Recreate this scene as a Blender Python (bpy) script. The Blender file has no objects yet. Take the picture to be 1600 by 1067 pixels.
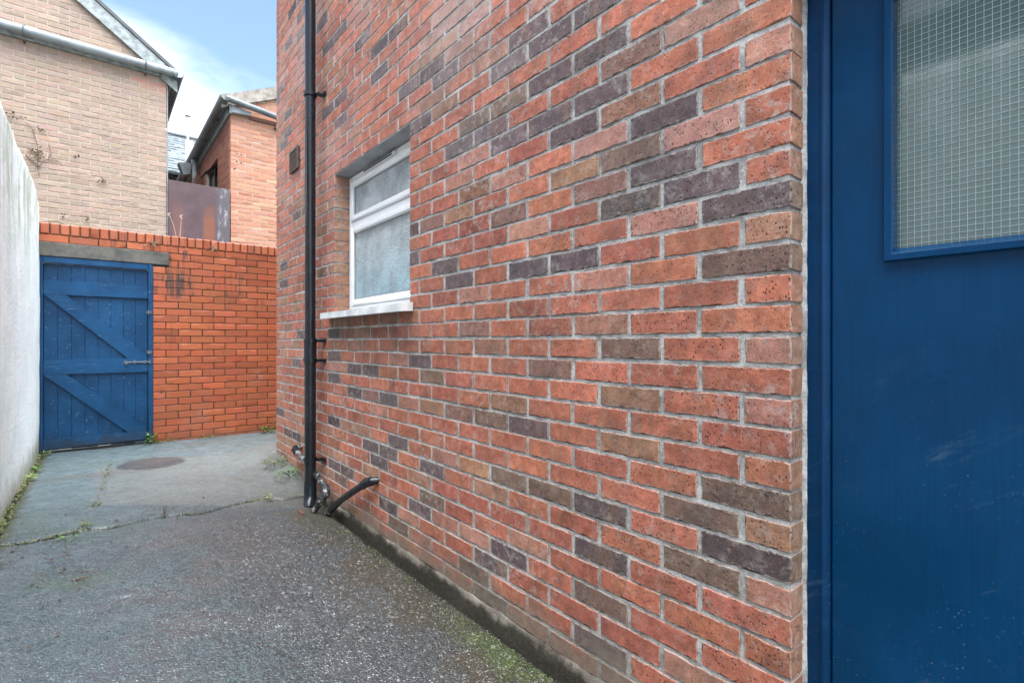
import bpy, math, random
import numpy as np
from mathutils import noise as mnoise, Vector

# ------------------------------------------------------------------ camera, sky, sun, exposure
H = 1.19                                   # eye height above the yard; every builder below works relative to the eye
TH = math.radians(39.27)
S_, C_ = math.sin(TH), math.cos(TH)
scene = bpy.context.scene
cam_d = bpy.data.cameras.new('camera'); cam = bpy.data.objects.new('camera', cam_d)
scene.collection.objects.link(cam)
cam.location = (0, 0, H); cam.rotation_euler = (math.radians(90), 0, -TH)
cam_d.sensor_width = 36; cam_d.lens = 18.0; cam_d.clip_start = 0.02; cam_d.clip_end = 500
scene.camera = cam

SUN_EL, SUN_AZ = math.radians(74), math.radians(160)      # azimuth clockwise from +Y: behind the camera, a little left
world = bpy.data.worlds.new('World'); scene.world = world; world.use_nodes = True
wn, wl = world.node_tree.nodes, world.node_tree.links
wn.clear()
def wnode(t, **p):
    n = wn.new(t)
    for k, v in p.items(): setattr(n, k, v)
    return n
w_out = wnode('ShaderNodeOutputWorld'); w_bg = wnode('ShaderNodeBackground'); w_bg.inputs['Strength'].default_value = 0.085
w_sky = wnode('ShaderNodeTexSky', sky_type='NISHITA', sun_disc=False, sun_elevation=SUN_EL, sun_rotation=SUN_AZ,
              air_density=1.0, dust_density=0.8, ozone_density=1.6)
w_tc = wnode('ShaderNodeTexCoord')
w_map = wnode('ShaderNodeMapping'); w_map.inputs['Scale'].default_value = (1, 1, 1.9); w_map.inputs['Location'].default_value = (1.9, 0.7, 0.35)
w_n = wnode('ShaderNodeTexNoise'); w_n.inputs['Scale'].default_value = 2.3; w_n.inputs['Detail'].default_value = 9; w_n.inputs['Roughness'].default_value = 0.55
w_n.inputs['Distortion'].default_value = 0.35
w_sep = wnode('ShaderNodeSeparateXYZ')
w_el = wnode('ShaderNodeMapRange'); w_el.inputs['From Min'].default_value = 0.12; w_el.inputs['From Max'].default_value = 0.52
w_el.inputs['To Min'].default_value = 0.42; w_el.inputs['To Max'].default_value = -0.04
w_add = wnode('ShaderNodeMath', operation='ADD')
w_r = wnode('ShaderNodeMapRange', interpolation_type='SMOOTHSTEP'); w_r.inputs['From Min'].default_value = 0.40; w_r.inputs['From Max'].default_value = 0.86
w_mix = wnode('ShaderNodeMix', data_type='RGBA'); w_mix.inputs[7].default_value = (7.4, 7.6, 7.9, 1)
wl.new(w_tc.outputs['Generated'], w_map.inputs['Vector']); wl.new(w_map.outputs[0], w_n.inputs['Vector'])
wl.new(w_tc.outputs['Generated'], w_sep.inputs[0]); wl.new(w_sep.outputs['Z'], w_el.inputs['Value'])
wl.new(w_n.outputs['Fac'], w_add.inputs[0]); wl.new(w_el.outputs[0], w_add.inputs[1]); wl.new(w_add.outputs[0], w_r.inputs['Value'])
wl.new(w_r.outputs[0], w_mix.inputs[0]); wl.new(w_sky.outputs[0], w_mix.inputs[6])
wl.new(w_mix.outputs[2], w_bg.inputs['Color']); wl.new(w_bg.outputs[0], w_out.inputs['Surface'])

sun_d = bpy.data.lights.new('sun', 'SUN'); sun = bpy.data.objects.new('sun', sun_d); scene.collection.objects.link(sun)
sun_d.energy = 3.4; sun_d.angle = math.radians(80); sun_d.color = (1.0, 0.985, 0.965)
sun_dir = Vector((math.sin(SUN_AZ) * math.cos(SUN_EL), math.cos(SUN_AZ) * math.cos(SUN_EL), math.sin(SUN_EL)))
sun.rotation_euler = sun_dir.to_track_quat('Z', 'Y').to_euler(); sun.location = (0, -6, 12)
scene.view_settings.view_transform = 'Standard'; scene.view_settings.look = 'None'
scene.view_settings.exposure = 2.06; scene.view_settings.gamma = 1.0; scene.view_settings.use_curve_mapping = False
scene.cycles.max_bounces = 6; scene.cycles.diffuse_bounces = 4; scene.cycles.glossy_bounces = 3
scene.render.resolution_x, scene.render.resolution_y = 1024, 682

random.seed(7); rng = np.random.default_rng(7)
COL = scene.collection

# ------------------------------------------------------------------ mesh helpers
def ray(px): r = (px - 800) / 800; return S_ + C_ * r, C_ - S_ * r
def project(x, y, z):
    t = x * S_ + y * C_; u = x * C_ - y * S_
    if t < 0.05: return None
    return 800 + 800 * u / t, 533 - 800 * z / t, t
def atY(px, py, Y):
    a, b = ray(px); t = Y / b; return Vector((a * t, Y, (533 - py) * t / 800))

def tag(o, label=None, cat=None, group=None, kind=None):
    if label: o['label'] = label
    if cat: o['category'] = cat
    if group: o['group'] = group
    if kind: o['kind'] = kind
    return o

def empty(name, loc):
    o = bpy.data.objects.new(name, None); COL.objects.link(o)
    o.location = (loc[0], loc[1], loc[2] + H); o.empty_display_size = 0.1
    return o

def wloc(o):
    v = Vector(o.location)
    while o.parent: o = o.parent; v += Vector(o.location)
    return v

def mk(name, verts, faces, mat, parent=None, attrs=None, smooth=False, kind=None):
    """one mesh object; verts relative to the eye; its origin goes to the middle of its base"""
    V = np.asarray(verts, dtype=float).reshape(-1, 3) + np.array([0, 0, H])
    lo, hi = V.min(0), V.max(0)
    org = np.array([(lo[0] + hi[0]) / 2, (lo[1] + hi[1]) / 2, lo[2]])
    me = bpy.data.meshes.new(name)
    me.from_pydata((V - org).tolist(), [], faces if isinstance(faces, list) else faces.tolist())
    if attrs:
        for an, (ty, data) in attrs.items():
            a = me.attributes.new(an, ty, 'POINT')
            a.data.foreach_set('vector' if ty == 'FLOAT_VECTOR' else 'color', np.asarray(data, dtype=np.float32).ravel())
    if smooth: me.polygons.foreach_set('use_smooth', [True] * len(me.polygons))
    me.materials.append(mat); me.update()
    o = bpy.data.objects.new(name, me); COL.objects.link(o)
    if parent:
        o.parent = parent; o.location = Vector(org) - wloc(parent)
    else: o.location = org
    if kind: o['kind'] = kind
    return o

class MB:
    """collects verts and faces of one piece"""
    def __init__(s): s.v = []; s.f = []
    def add(s, v, f):
        b = len(s.v); s.v += [tuple(p) for p in v]; s.f += [[i + b for i in q] for q in f]; return s
    def box(s, x0, x1, y0, y1, z0, z1, bev=0.0):
        if bev <= 0:
            v = [(x, y, z) for x in (x0, x1) for y in (y0, y1) for z in (z0, z1)]
            return s.add(v, [[0, 1, 3, 2], [4, 6, 7, 5], [0, 4, 5, 1], [2, 3, 7, 6], [0, 2, 6, 4], [1, 5, 7, 3]])
        lo, hi = (x0, y0, z0), (x1, y1, z1); v = []; ix = {}
        for cx in (0, 1):
            for cy in (0, 1):
                for cz in (0, 1):
                    c = (cx, cy, cz)
                    for ax in range(3):
                        p = [(lo[i] if c[i] == 0 else hi[i]) for i in range(3)]
                        for i in range(3):
                            if i != ax: p[i] += bev if c[i] == 0 else -bev
                        ix[c, ax] = len(v); v.append(p)
        f = []
        for ax in range(3):
            o1, o2 = [i for i in range(3) if i != ax]
            for sd in (0, 1):
                q = []
                for a, b in ((0, 0), (1, 0), (1, 1), (0, 1)):
                    c = [0, 0, 0]; c[ax] = sd; c[o1] = a; c[o2] = b; q.append(ix[tuple(c), ax])
                e1 = (o1, o2) in ((0, 1), (1, 2)); pos = e1 or (o1, o2) == (0, 2) and False
                n = 1 if (ax, o1, o2) in ((0, 1, 2), (2, 0, 1)) else -1
                if (sd == 1) != (n == 1): q.reverse()
                f.append(q)
        for ax in range(3):            # edges along ax
            o1, o2 = [i for i in range(3) if i != ax]
            for a in (0, 1):
                for b in (0, 1):
                    c0 = [0, 0, 0]; c0[o1] = a; c0[o2] = b; c1 = list(c0); c1[ax] = 1
                    f.append([ix[tuple(c0), o1], ix[tuple(c1), o1], ix[tuple(c1), o2], ix[tuple(c0), o2]])
        for cx in (0, 1):
            for cy in (0, 1):
                for cz in (0, 1): f.append([ix[(cx, cy, cz), k] for k in range(3)])
        s.add(v, f); return s
    def tube(s, pts, r, n=12, cap=True, radii=None):
        pts = [Vector(p) for p in pts]; rings = []; up = None
        for i, p in enumerate(pts):
            d = (pts[min(i + 1, len(pts) - 1)] - pts[max(i - 1, 0)]).normalized()
            if up is None:
                a = Vector((0, 0, 1)) if abs(d.z) < 0.9 else Vector((1, 0, 0)); up = (a - d * a.dot(d)).normalized()
            else: up = (up - d * up.dot(d)).normalized()
            sd = d.cross(up); rr = radii[i] if radii else r
            rings.append([p + (up * math.cos(t) + sd * math.sin(t)) * rr for t in [2 * math.pi * k / n for k in range(n)]])
        v = [q for rg in rings for q in rg]; f = []
        for i in range(len(pts) - 1):
            for k in range(n): f.append([i * n + k, i * n + (k + 1) % n, (i + 1) * n + (k + 1) % n, (i + 1) * n + k])
        if cap: f.append(list(range(n))[::-1]); f.append([(len(pts) - 1) * n + k for k in range(n)])
        return s.add(v, f)
    def prism(s, poly, d0, d1, fn):
        """polygon (a,b) swept between depths d0,d1 ; fn(a,b,d)->xyz"""
        n = len(poly); v = [fn(a, b, d0) for a, b in poly] + [fn(a, b, d1) for a, b in poly]
        return s.add(v, [list(range(n)), list(range(2 * n - 1, n - 1, -1))] + [[i, i + n, (i + 1) % n + n, (i + 1) % n] for i in range(n)])
    def build(s, name, mat, parent=None, smooth=False, kind=None): 
        o = mk(name, s.v, s.f, mat, parent, None, smooth, kind); fixn(o); return o

def fixn(o):
    import bmesh
    bm = bmesh.new(); bm.from_mesh(o.data); bmesh.ops.recalc_face_normals(bm, faces=bm.faces); bm.to_mesh(o.data); bm.free()

def autosmooth(o, ang=40):
    me = o.data
    me.polygons.foreach_set('use_smooth', [True] * len(me.polygons))
    me.set_sharp_from_angle(angle=math.radians(ang))
    return o

# ------------------------------------------------------------------ material helpers
def lin(r, g, b):
    f = lambda c: (c / 255 / 12.92) if c <= 10 else ((c / 255 + 0.055) / 1.055) ** 2.4
    return (f(r), f(g), f(b), 1)

class Mt:
    def __init__(s, name):
        s.m = bpy.data.materials.new(name); s.m.use_nodes = True
        s.t = s.m.node_tree; s.b = s.t.nodes['Principled BSDF']
        s.geo = None
    def n(s, typ, ins=None, **props):
        nd = s.t.nodes.new(typ)
        for k, v in props.items(): setattr(nd, k, v)
        for k, v in (ins or {}).items(): s.put(nd.inputs[k], v)
        return nd
    def put(s, sock, v):
        if isinstance(v, bpy.types.NodeSocket): s.t.links.new(v, sock)
        else: sock.default_value = v
    def math(s, op, a, b=0.0, clamp=False): 
        return s.n('ShaderNodeMath', {0: a, 1: b}, operation=op, use_clamp=clamp).outputs[0]
    def mix(s, f, a, b, blend='MIX'):
        return s.n('ShaderNodeMix', {0: f, 6: a, 7: b}, data_type='RGBA', blend_type=blend).outputs[2]
    def ss(s, x, lo, hi, a=0.0, b=1.0):
        return s.n('ShaderNodeMapRange', {'Value': x, 'From Min': lo, 'From Max': hi, 'To Min': a, 'To Max': b}, interpolation_type='SMOOTHSTEP').outputs[0]
    def pos(s):
        if s.geo is None: s.geo = s.n('ShaderNodeNewGeometry')
        return s.geo.outputs['Position']
    def sep(s, v): return s.n('ShaderNodeSeparateXYZ', {0: v}).outputs
    def vm(s, op, a, b): return s.n('ShaderNodeVectorMath', {0: a, 1: b}, operation=op).outputs[0]
    def noise(s, v, scale, detail=3, rough=0.55, out='Fac', dist=0.0):
        return s.n('ShaderNodeTexNoise', {'Vector': v, 'Scale': scale, 'Detail': detail, 'Roughness': rough, 'Distortion': dist}).outputs[out]
    def vor(s, v, scale, out='Distance', feature='F1'):
        key = (v.node.name, v.identifier, scale, feature)
        if not hasattr(s, 'vc'): s.vc = {}
        if key not in s.vc: s.vc[key] = s.n('ShaderNodeTexVoronoi', {'Vector': v, 'Scale': scale}, feature=feature)
        return s.vc[key].outputs[out]
    def bump(s, h, strength=0.3, dist=0.002, normal=None):
        ins = {'Height': h, 'Strength': strength, 'Distance': dist}
        if normal is not None: ins['Normal'] = normal
        return s.n('ShaderNodeBump', ins).outputs[0]
    def fin(s, col, rough=0.6, normal=None, **kw):
        s.put(s.b.inputs['Base Color'], col); s.put(s.b.inputs['Roughness'], rough)
        if normal is not None: s.put(s.b.inputs['Normal'], normal)
        for k, v in kw.items(): s.put(s.b.inputs[k], v)
        return s.m

def plain(name, rgb, rough=0.6, var=0.12, scale=6.0, bump=0.0, bscale=60, **kw):
    m = Mt(name); p = m.pos()
    n1 = m.noise(p, scale, 5, 0.6)
    c = m.mix(m.ss(n1, 0.3, 0.7), tuple(v * (1 - var) for v in rgb[:3]) + (1,), tuple(min(1, v * (1 + var)) for v in rgb[:3]) + (1,))
    nm = m.bump(m.noise(p, bscale, 4, 0.6), bump, 0.003) if bump > 0 else None
    return m.fin(c, rough, nm, **kw)

# ---- the multi-stock facing brick of the main building
def mat_main_brick():
    m = Mt('facing_brick')
    base = m.n('ShaderNodeAttribute', attribute_name='bcol').outputs['Color']
    dim = m.sep(m.n('ShaderNodeAttribute', attribute_name='bdim').outputs['Vector'])
    uv = m.n('ShaderNodeAttribute', attribute_name='buv').outputs['Vector']
    rnd = dim[2]
    u = m.sep(uv)
    off = m.n('ShaderNodeCombineXYZ', {0: m.math('MULTIPLY', rnd, 37.0), 1: m.math('MULTIPLY', rnd, 71.0), 2: m.math('MULTIPLY', rnd, 13.0)}).outputs[0]
    v = m.vm('ADD', uv, off)
    P = m.pos(); ps = m.sep(P)
    # fire marks: brown bands running up the face
    band = m.noise(m.vm('MULTIPLY', v, (1.0, 0.12, 1.0)), 17, 2, 0.5)
    bandm = m.math('MULTIPLY', m.ss(band, 0.50, 0.60), m.ss(m.math('FRACT', m.math('MULTIPLY', rnd, 17.3)), 0.35, 0.75))
    c = m.mix(m.math('MULTIPLY', bandm, 0.50), base, m.mix(0.75, base, (0.25, 0.135, 0.076, 1)))
    cloud = m.noise(v, 22, 4, 0.6)
    c = m.mix(m.ss(cloud, 0.40, 0.66, 0.0, 1.0), c, (1.28, 1.36, 1.36, 1), 'MULTIPLY')
    c = m.mix(m.ss(m.noise(v, 11, 3, 0.6), 0.50, 0.68, 0.0, 1.0), c, (0.66, 0.70, 0.74, 1), 'MULTIPLY')
    c = m.mix(m.ss(m.noise(v, 260, 2, 0.7), 0.34, 0.62, 0.55, 0.0), c, m.mix(0.62, c, (0.05, 0.02, 0.015, 1)))
    # cut ends are browner
    nrm = m.sep(m.geo.outputs['True Normal'])
    endm = m.math('GREATER_THAN', m.math('ABSOLUTE', nrm[1]), 0.8)
    c = m.mix(m.math('MULTIPLY', endm, 0.55), c, m.mix(m.ss(m.noise(v, 40, 4, 0.7), 0.35, 0.65), (0.20, 0.115, 0.062, 1), (0.36, 0.22, 0.125, 1)))
    mot = m.n('ShaderNodeMapRange', {'Value': m.noise(v, 30, 5, 0.7), 'From Min': 0.3, 'From Max': 0.7, 'To Min': 0.70, 'To Max': 1.26}).outputs[0]
    wthr = m.n('ShaderNodeMapRange', {'Value': m.noise(P, 1.9, 4, 0.6), 'From Min': 0.3, 'From Max': 0.7, 'To Min': 0.84, 'To Max': 1.14}).outputs[0]
    tone = m.math('MULTIPLY', mot, wthr)
    c = m.mix(1.0, c, m.n('ShaderNodeCombineXYZ', {0: tone, 1: tone, 2: tone}).outputs[0], 'MULTIPLY')
    # rim softened with lime from the mortar
    du = m.math('MINIMUM', u[0], m.math('SUBTRACT', dim[0], u[0])); dv = m.math('MINIMUM', u[1], m.math('SUBTRACT', dim[1], u[1]))
    d = m.math('MINIMUM', du, dv)
    dn = m.math('ADD', d, m.math('MULTIPLY', m.math('SUBTRACT', m.noise(v, 62, 5, 0.7), 0.5), 0.026))
    edge = m.ss(dn, 0.0005, 0.0055, 1.0, 0.0)
    edge = m.math('MULTIPLY', edge, m.math('SUBTRACT', 1.0, m.math('MULTIPLY', endm, 0.85)))
    c = m.mix(m.math('MULTIPLY', edge, 0.62), c, (0.40, 0.37, 0.335, 1))
    smear = m.math('MULTIPLY', m.ss(m.noise(v, 34, 5, 0.7), 0.60, 0.72), m.ss(d, 0.0, 0.03, 0.85, 0.12))
    c = m.mix(m.math('MULTIPLY', smear, 0.5), c, (0.44, 0.40, 0.36, 1))
    dust = m.math('MULTIPLY', m.ss(m.noise(P, 31, 6, 0.75), 0.50, 0.66), m.ss(m.noise(P, 2.1, 3), 0.35, 0.65, 0.12, 0.7))
    c = m.mix(dust, c, (0.43, 0.385, 0.35, 1))
    # pits and grit
    pv = m.vm('MULTIPLY', m.vm('ADD', v, m.vm('MULTIPLY', m.noise(v, 190, 2, out='Color'), (0.006, 0.006, 0.006))), (1.0, 0.62, 1.0))
    vd = m.vor(pv, 128); vc = m.sep(m.vor(pv, 128, 'Color'))
    pit = m.math('MULTIPLY', m.ss(vd, 0.14, 0.40, 1.0, 0.0), m.math('MULTIPLY', m.ss(vc[0], 0.34, 0.62), m.ss(m.math('FRACT', m.math('MULTIPLY', rnd, 9.7)), 0.0, 0.9, 0.35, 1.0)))
    c = m.mix(m.math('MULTIPLY', pit, 0.80), c, (0.045, 0.022, 0.018, 1))
    vd2 = m.vor(v, 170); vc2 = m.sep(m.vor(v, 170, 'Color'))
    grit = m.math('MULTIPLY', m.ss(vd2, 0.14, 0.26, 1.0, 0.0), m.math('GREATER_THAN', vc2[1], 0.93))
    c = m.mix(m.math('MULTIPLY', grit, 0.6), c, (0.62, 0.52, 0.46, 1))
    # pale smears and whitish glare haze painted over the upper wall, damp dirt at the foot
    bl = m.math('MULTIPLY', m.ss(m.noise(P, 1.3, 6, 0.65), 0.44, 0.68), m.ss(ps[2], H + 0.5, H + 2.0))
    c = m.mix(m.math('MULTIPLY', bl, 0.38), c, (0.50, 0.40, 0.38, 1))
    dz = m.math('ADD', ps[2], m.math('MULTIPLY', m.math('SUBTRACT', m.noise(P, 5, 5, 0.65), 0.5), 0.34))
    dirt = m.ss(dz, 0.10, 0.24, 0.85, 0.0)
    c = m.mix(dirt, c, m.mix(m.noise(P, 30, 4), (0.10, 0.085, 0.060, 1), (0.27, 0.22, 0.18, 1)))
    # drip stain below the window sill
    st = m.math('MULTIPLY', m.math('MULTIPLY', m.ss(ps[1], 2.3, 2.45), m.ss(ps[1], 3.5, 3.65, 1.0, 0.0)),
                m.math('MULTIPLY', m.ss(ps[2], H - 0.28, H + 0.12), m.ss(ps[2], H + 0.16, H + 0.2, 1.0, 0.0)))
    st = m.math('MULTIPLY', st, m.ss(m.noise(m.vm('MULTIPLY', P, (1, 14, 1.2)), 1.0, 4), 0.3, 0.7, 0.2, 0.75))
    c = m.mix(st, c, (0.10, 0.085, 0.06, 1))
    h = m.math('ADD', m.math('MULTIPLY', m.noise(v, 230, 3, 0.7), 0.5), m.math('ADD', m.math('MULTIPLY', pit, -0.9), m.math('MULTIPLY', m.noise(v, 55, 3), 0.7)))
    return m.fin(c, 0.82, m.bump(h, 0.75, 0.0026), **{'Specular IOR Level': 0.35})

def mat_mortar(name, a, b, bump=0.6):
    m = Mt(name); P = m.pos(); ps = m.sep(P)
    c = m.mix(m.ss(m.noise(P, 13, 6, 0.75), 0.38, 0.62), a, b)
    c = m.mix(m.ss(m.noise(P, 190, 3, 0.7), 0.48, 0.66, 0.0, 0.6), c, m.mix(0.55, c, (0.05, 0.048, 0.045, 1)))
    dz = m.math('ADD', ps[2], m.math('MULTIPLY', m.math('SUBTRACT', m.noise(P, 7, 5, 0.65), 0.5), 0.16))
    c = m.mix(m.ss(dz, 0.04, 0.26, 0.85, 0.0), c, (0.15, 0.125, 0.09, 1))
    c = m.mix(m.ss(dz, 0.045, 0.085, 0.95, 0.0), c, m.mix(m.noise(P, 40, 4), (0.012, 0.011, 0.009, 1), (0.06, 0.055, 0.040, 1)))
    h = m.math('ADD', m.noise(P, 150, 5, 0.75), m.math('MULTIPLY', m.noise(P, 45, 3), 1.6))
    return m.fin(c, 0.92, m.bump(h, bump, 0.006), **{'Specular IOR Level': 0.25})

def mat_plain_brick(name, var, speck, rim, stains=None, rough=0.6, endtint=None):
    m = Mt(name)
    base = m.n('ShaderNodeAttribute', attribute_name='bcol').outputs['Color']
    dim = m.sep(m.n('ShaderNodeAttribute', attribute_name='bdim').outputs['Vector'])
    uv = m.n('ShaderNodeAttribute', attribute_name='buv').outputs['Vector']
    off = m.n('ShaderNodeCombineXYZ', {0: m.math('MULTIPLY', dim[2], 37.0), 1: m.math('MULTIPLY', dim[2], 71.0), 2: 0.0}).outputs[0]
    v = m.vm('ADD', uv, off); P = m.pos(); ps = m.sep(P)
    c = m.mix(m.ss(m.noise(v, 18, 4, 0.6), 0.3, 0.7, 0.0, var), base, rim)
    c = m.mix(m.ss(m.noise(v, 120, 3, 0.7), 0.55, 0.75, 0.0, speck), c, tuple(x * 0.3 for x in rim[:3]) + (1,))
    if stains == 'soot':
        # black runs that start below the lintel end and the coping
        run = m.noise(m.vm('MULTIPLY', P, (34, 1, 2.2)), 1.0, 5, 0.6)
        patch = m.noise(m.vm('ADD', m.vm('MULTIPLY', P, (1.5, 1, 2.6)), (3.1, 0, 0.45)), 1.0, 4, 0.6)
        k = m.math('MULTIPLY', m.ss(run, 0.52, 0.66), m.ss(patch, 0.50, 0.64))
        k = m.math('MULTIPLY', k, m.ss(ps[2], H - 0.1, H + 0.5, 0.35, 0.95))
        sx = m.math('DIVIDE', m.math('SUBTRACT', ps[0], 0.68), 0.24); sz = m.math('DIVIDE', m.math('SUBTRACT', ps[2], H + 0.62), 0.17)
        sr = m.math('ADD', m.math('ADD', m.math('MULTIPLY', sx, sx), m.math('MULTIPLY', sz, sz)), m.math('MULTIPLY', m.math('SUBTRACT', m.noise(P, 12, 5, 0.7), 0.5), 2.4))
        k = m.math('MAXIMUM', k, m.math('MULTIPLY', m.ss(sr, 0.2, 1.1, 0.85, 0.0), m.ss(run, 0.40, 0.56)))
        c = m.mix(k, c, (0.06, 0.035, 0.028, 1))
        fade = m.ss(m.noise(P, 2.2, 5, 0.6), 0.56, 0.72, 0.0, 0.4)
        c = m.mix(fade, c, (0.36, 0.17, 0.12, 1))
        foot = m.ss(m.math('ADD', ps[2], m.math('MULTIPLY', m.noise(P, 5, 4), 0.2)), 0.16, 0.34, 0.55, 0.0)
        c = m.mix(foot, c, (0.11, 0.06, 0.035, 1))
    h = m.noise(v, 140, 3, 0.6)
    return m.fin(c, rough, m.bump(h, 0.25, 0.0015))

def mat_ground():
    m = Mt('yard_asphalt'); P = m.pos(); ps = m.sep(P)
    x, y = ps[0], ps[1]
    warp = m.noise(P, 3.2, 5, 0.65); warp2 = m.noise(P, 11, 5, 0.7)
    # aggregate
    cell = m.vor(P, 112, 'Color'); cd = m.vor(P, 112)
    g = m.sep(cell)[0]
    agg = m.mix(g, (0.015, 0.028, 0.034, 1), (0.21, 0.30, 0.335, 1))
    agg = m.mix(m.ss(cd, 0.35, 0.62, 0.0, 0.75), agg, (0.026, 0.026, 0.026, 1))
    agg = m.mix(m.ss(warp, 0.35, 0.65, 0.0, 0.5), agg, m.mix(0.5, agg, (0.10, 0.115, 0.118, 1)))
    dry = m.mix(m.ss(warp2, 0.3, 0.7), (0.072, 0.120, 0.136, 1), (0.150, 0.212, 0.228, 1))
    # fine, weathered surface to the left and beyond the crack; open grain towards the wall
    wear = m.math('ADD', m.math('MAXIMUM', m.ss(x, 0.0, 0.9, 0.50, 0.0), m.ss(y, 3.5, 4.4, 0.0, 0.78)), m.ss(warp, 0.4, 0.7, -0.12, 0.2), True)
    c = m.mix(wear, agg, dry)
    # concrete patch beyond the crack
    cl = m.math('SUBTRACT', y, m.math('ADD', 4.02, m.math('MULTIPLY', m.math('SUBTRACT', x, 0.2), -0.42)))
    patch = m.math('MULTIPLY', m.ss(m.math('ADD', cl, m.math('MULTIPLY', warp2, 0.06)), 0.0, 0.06), m.ss(m.math('ADD', x, m.math('MULTIPLY', warp, 0.12)), 0.02, 0.12))
    patch = m.math('MULTIPLY', patch, m.ss(m.math('ADD', y, m.math('MULTIPLY', warp2, 0.3)), 5.5, 5.8, 1.0, 0.0))
    conc = m.mix(warp2, (0.112, 0.128, 0.127, 1), (0.205, 0.222, 0.215, 1))
    conc = m.mix(m.ss(m.noise(P, 90, 3, 0.7), 0.45, 0.75, 0.0, 0.5), conc, (0.075, 0.075, 0.07, 1))
    c = m.mix(m.math('MULTIPLY', patch, 0.75), c, conc)
    # round tarmac repair in the patch
    ex = m.math('DIVIDE', m.math('SUBTRACT', x, 0.40), 0.25); ey = m.math('DIVIDE', m.math('SUBTRACT', y, 5.42), 0.30)
    er = m.math('ADD', m.math('ADD', m.math('MULTIPLY', ex, ex), m.math('MULTIPLY', ey, ey)), m.math('MULTIPLY', m.math('SUBTRACT', warp2, 0.5), 1.3))
    c = m.mix(m.ss(er, 0.75, 1.05, 1.0, 0.0), c, m.mix(g, (0.022, 0.026, 0.031, 1), (0.066, 0.072, 0.082, 1)))
    # brown silt and moss along the building
    near = m.ss(m.math('ADD', x, m.math('MULTIPLY', m.math('SUBTRACT', warp, 0.5), 1.0)), 0.82, 1.14)
    near = m.math('MULTIPLY', near, m.ss(y, 3.5, 4.1, 1.0, 0.25))
    silt = m.mix(warp2, (0.032, 0.027, 0.010, 1), (0.115, 0.090, 0.040, 1))
    c = m.mix(m.math('MULTIPLY', near, m.ss(cd, 0.2, 0.6, 0.45, 0.92)), c, silt)
    # brown wash across the concrete near the far wall
    bw = m.math('MULTIPLY', m.ss(m.noise(m.vm('MULTIPLY', P, (0.8, 1.6, 1)), 1.9, 4), 0.52, 0.66), m.ss(y, 4.4, 5.2))
    c = m.mix(m.math('MULTIPLY', bw, 0.45), c, (0.10, 0.085, 0.06, 1))
    # green: moss by the wall, algae on the left
    gx = m.math('DIVIDE', m.math('SUBTRACT', x, 1.17), 0.10); gy = m.math('DIVIDE', m.math('SUBTRACT', y, 1.46), 0.32)
    gr = m.math('ADD', m.math('ADD', m.math('MULTIPLY', gx, gx), m.math('MULTIPLY', gy, gy)), m.math('MULTIPLY', m.math('SUBTRACT', warp2, 0.5), 2.6))
    moss_green = (0.085, 0.135, 0.026, 1)
    c = m.mix(m.math('MULTIPLY', m.ss(gr, 0.0, 1.2, 0.9, 0.0), m.ss(cd, 0.2, 0.6, 0.15, 0.95)), c, moss_green)
    al = m.math('MULTIPLY', m.ss(m.noise(P, 1.7, 5, 0.65), 0.52, 0.68), m.ss(x, 0.0, 0.55, 1.0, 0.0))
    c = m.mix(m.math('MULTIPLY', al, 0.5), c, (0.075, 0.12, 0.075, 1))
    le = m.ss(m.math('ADD', x, m.math('MULTIPLY', m.math('SUBTRACT', warp2, 0.5), 0.10)), -0.36, -0.31, 1.0, 0.0)
    c = m.mix(m.math('MULTIPLY', le, 0.85), c, (0.06, 0.068, 0.026, 1))
    # black dirt in the open joint along the wall
    jt = m.ss(m.math('ADD', x, m.math('MULTIPLY', m.math('SUBTRACT', warp2, 0.5), 0.03)), 1.215, 1.24)
    jt = m.math('MULTIPLY', jt, m.ss(y, 3.45, 3.75, 1.0, 0.0))
    c = m.mix(m.math('MULTIPLY', jt, 0.9), c, (0.018, 0.016, 0.012, 1))
    ck = m.n('ShaderNodeAttribute', attribute_name='crk').outputs['Fac']
    c = m.mix(m.math('MULTIPLY', ck, m.ss(warp2, 0.3, 0.6, 0.6, 1.0)), c, m.mix(m.noise(P, 60, 3), (0.012, 0.011, 0.009, 1), (0.05, 0.05, 0.022, 1)))
    # pale flecks
    fl = m.math('MULTIPLY', m.ss(m.vor(P, 60), 0.10, 0.16, 1.0, 0.0), m.math('GREATER_THAN', m.sep(m.vor(P, 60, 'Color'))[2], 0.93))
    c = m.mix(m.math('MULTIPLY', fl, 0.6), c, (0.42, 0.42, 0.40, 1))
    wet = m.math('MULTIPLY', m.ss(warp, 0.36, 0.60), m.ss(m.math('ADD', y, m.math('MULTIPLY', warp, 1.0)), 3.4, 4.6, 1.0, 0.25))
    wet = m.math('MAXIMUM', wet, m.math('MULTIPLY', m.ss(x, 0.25, 0.7), m.ss(y, 3.1, 3.9, 0.85, 0.0)))
    c = m.mix(m.math('MULTIPLY', wet, 0.4), c, m.mix(0.7, c, (0.016, 0.019, 0.022, 1)))
    wet = m.math('MULTIPLY', wet, m.math('SUBTRACT', 1.0, ck, True))
    rough = m.math('SUBTRACT', 0.52, m.math('MULTIPLY', wet, 0.30))
    rough = m.math('ADD', rough, m.math('MULTIPLY', m.ss(x, 0.0, 0.6, 1.0, 0.0), 0.05))
    h = m.math('ADD', m.math('MULTIPLY', m.math('ADD', m.ss(cd, 0.0, 0.65, 1.0, 0.0), m.math('MULTIPLY', g, 0.7)), m.ss(wear, 0.0, 0.8, 1.0, 0.25)), m.math('MULTIPLY', m.noise(P, 70, 4, 0.7), 0.9))
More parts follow.
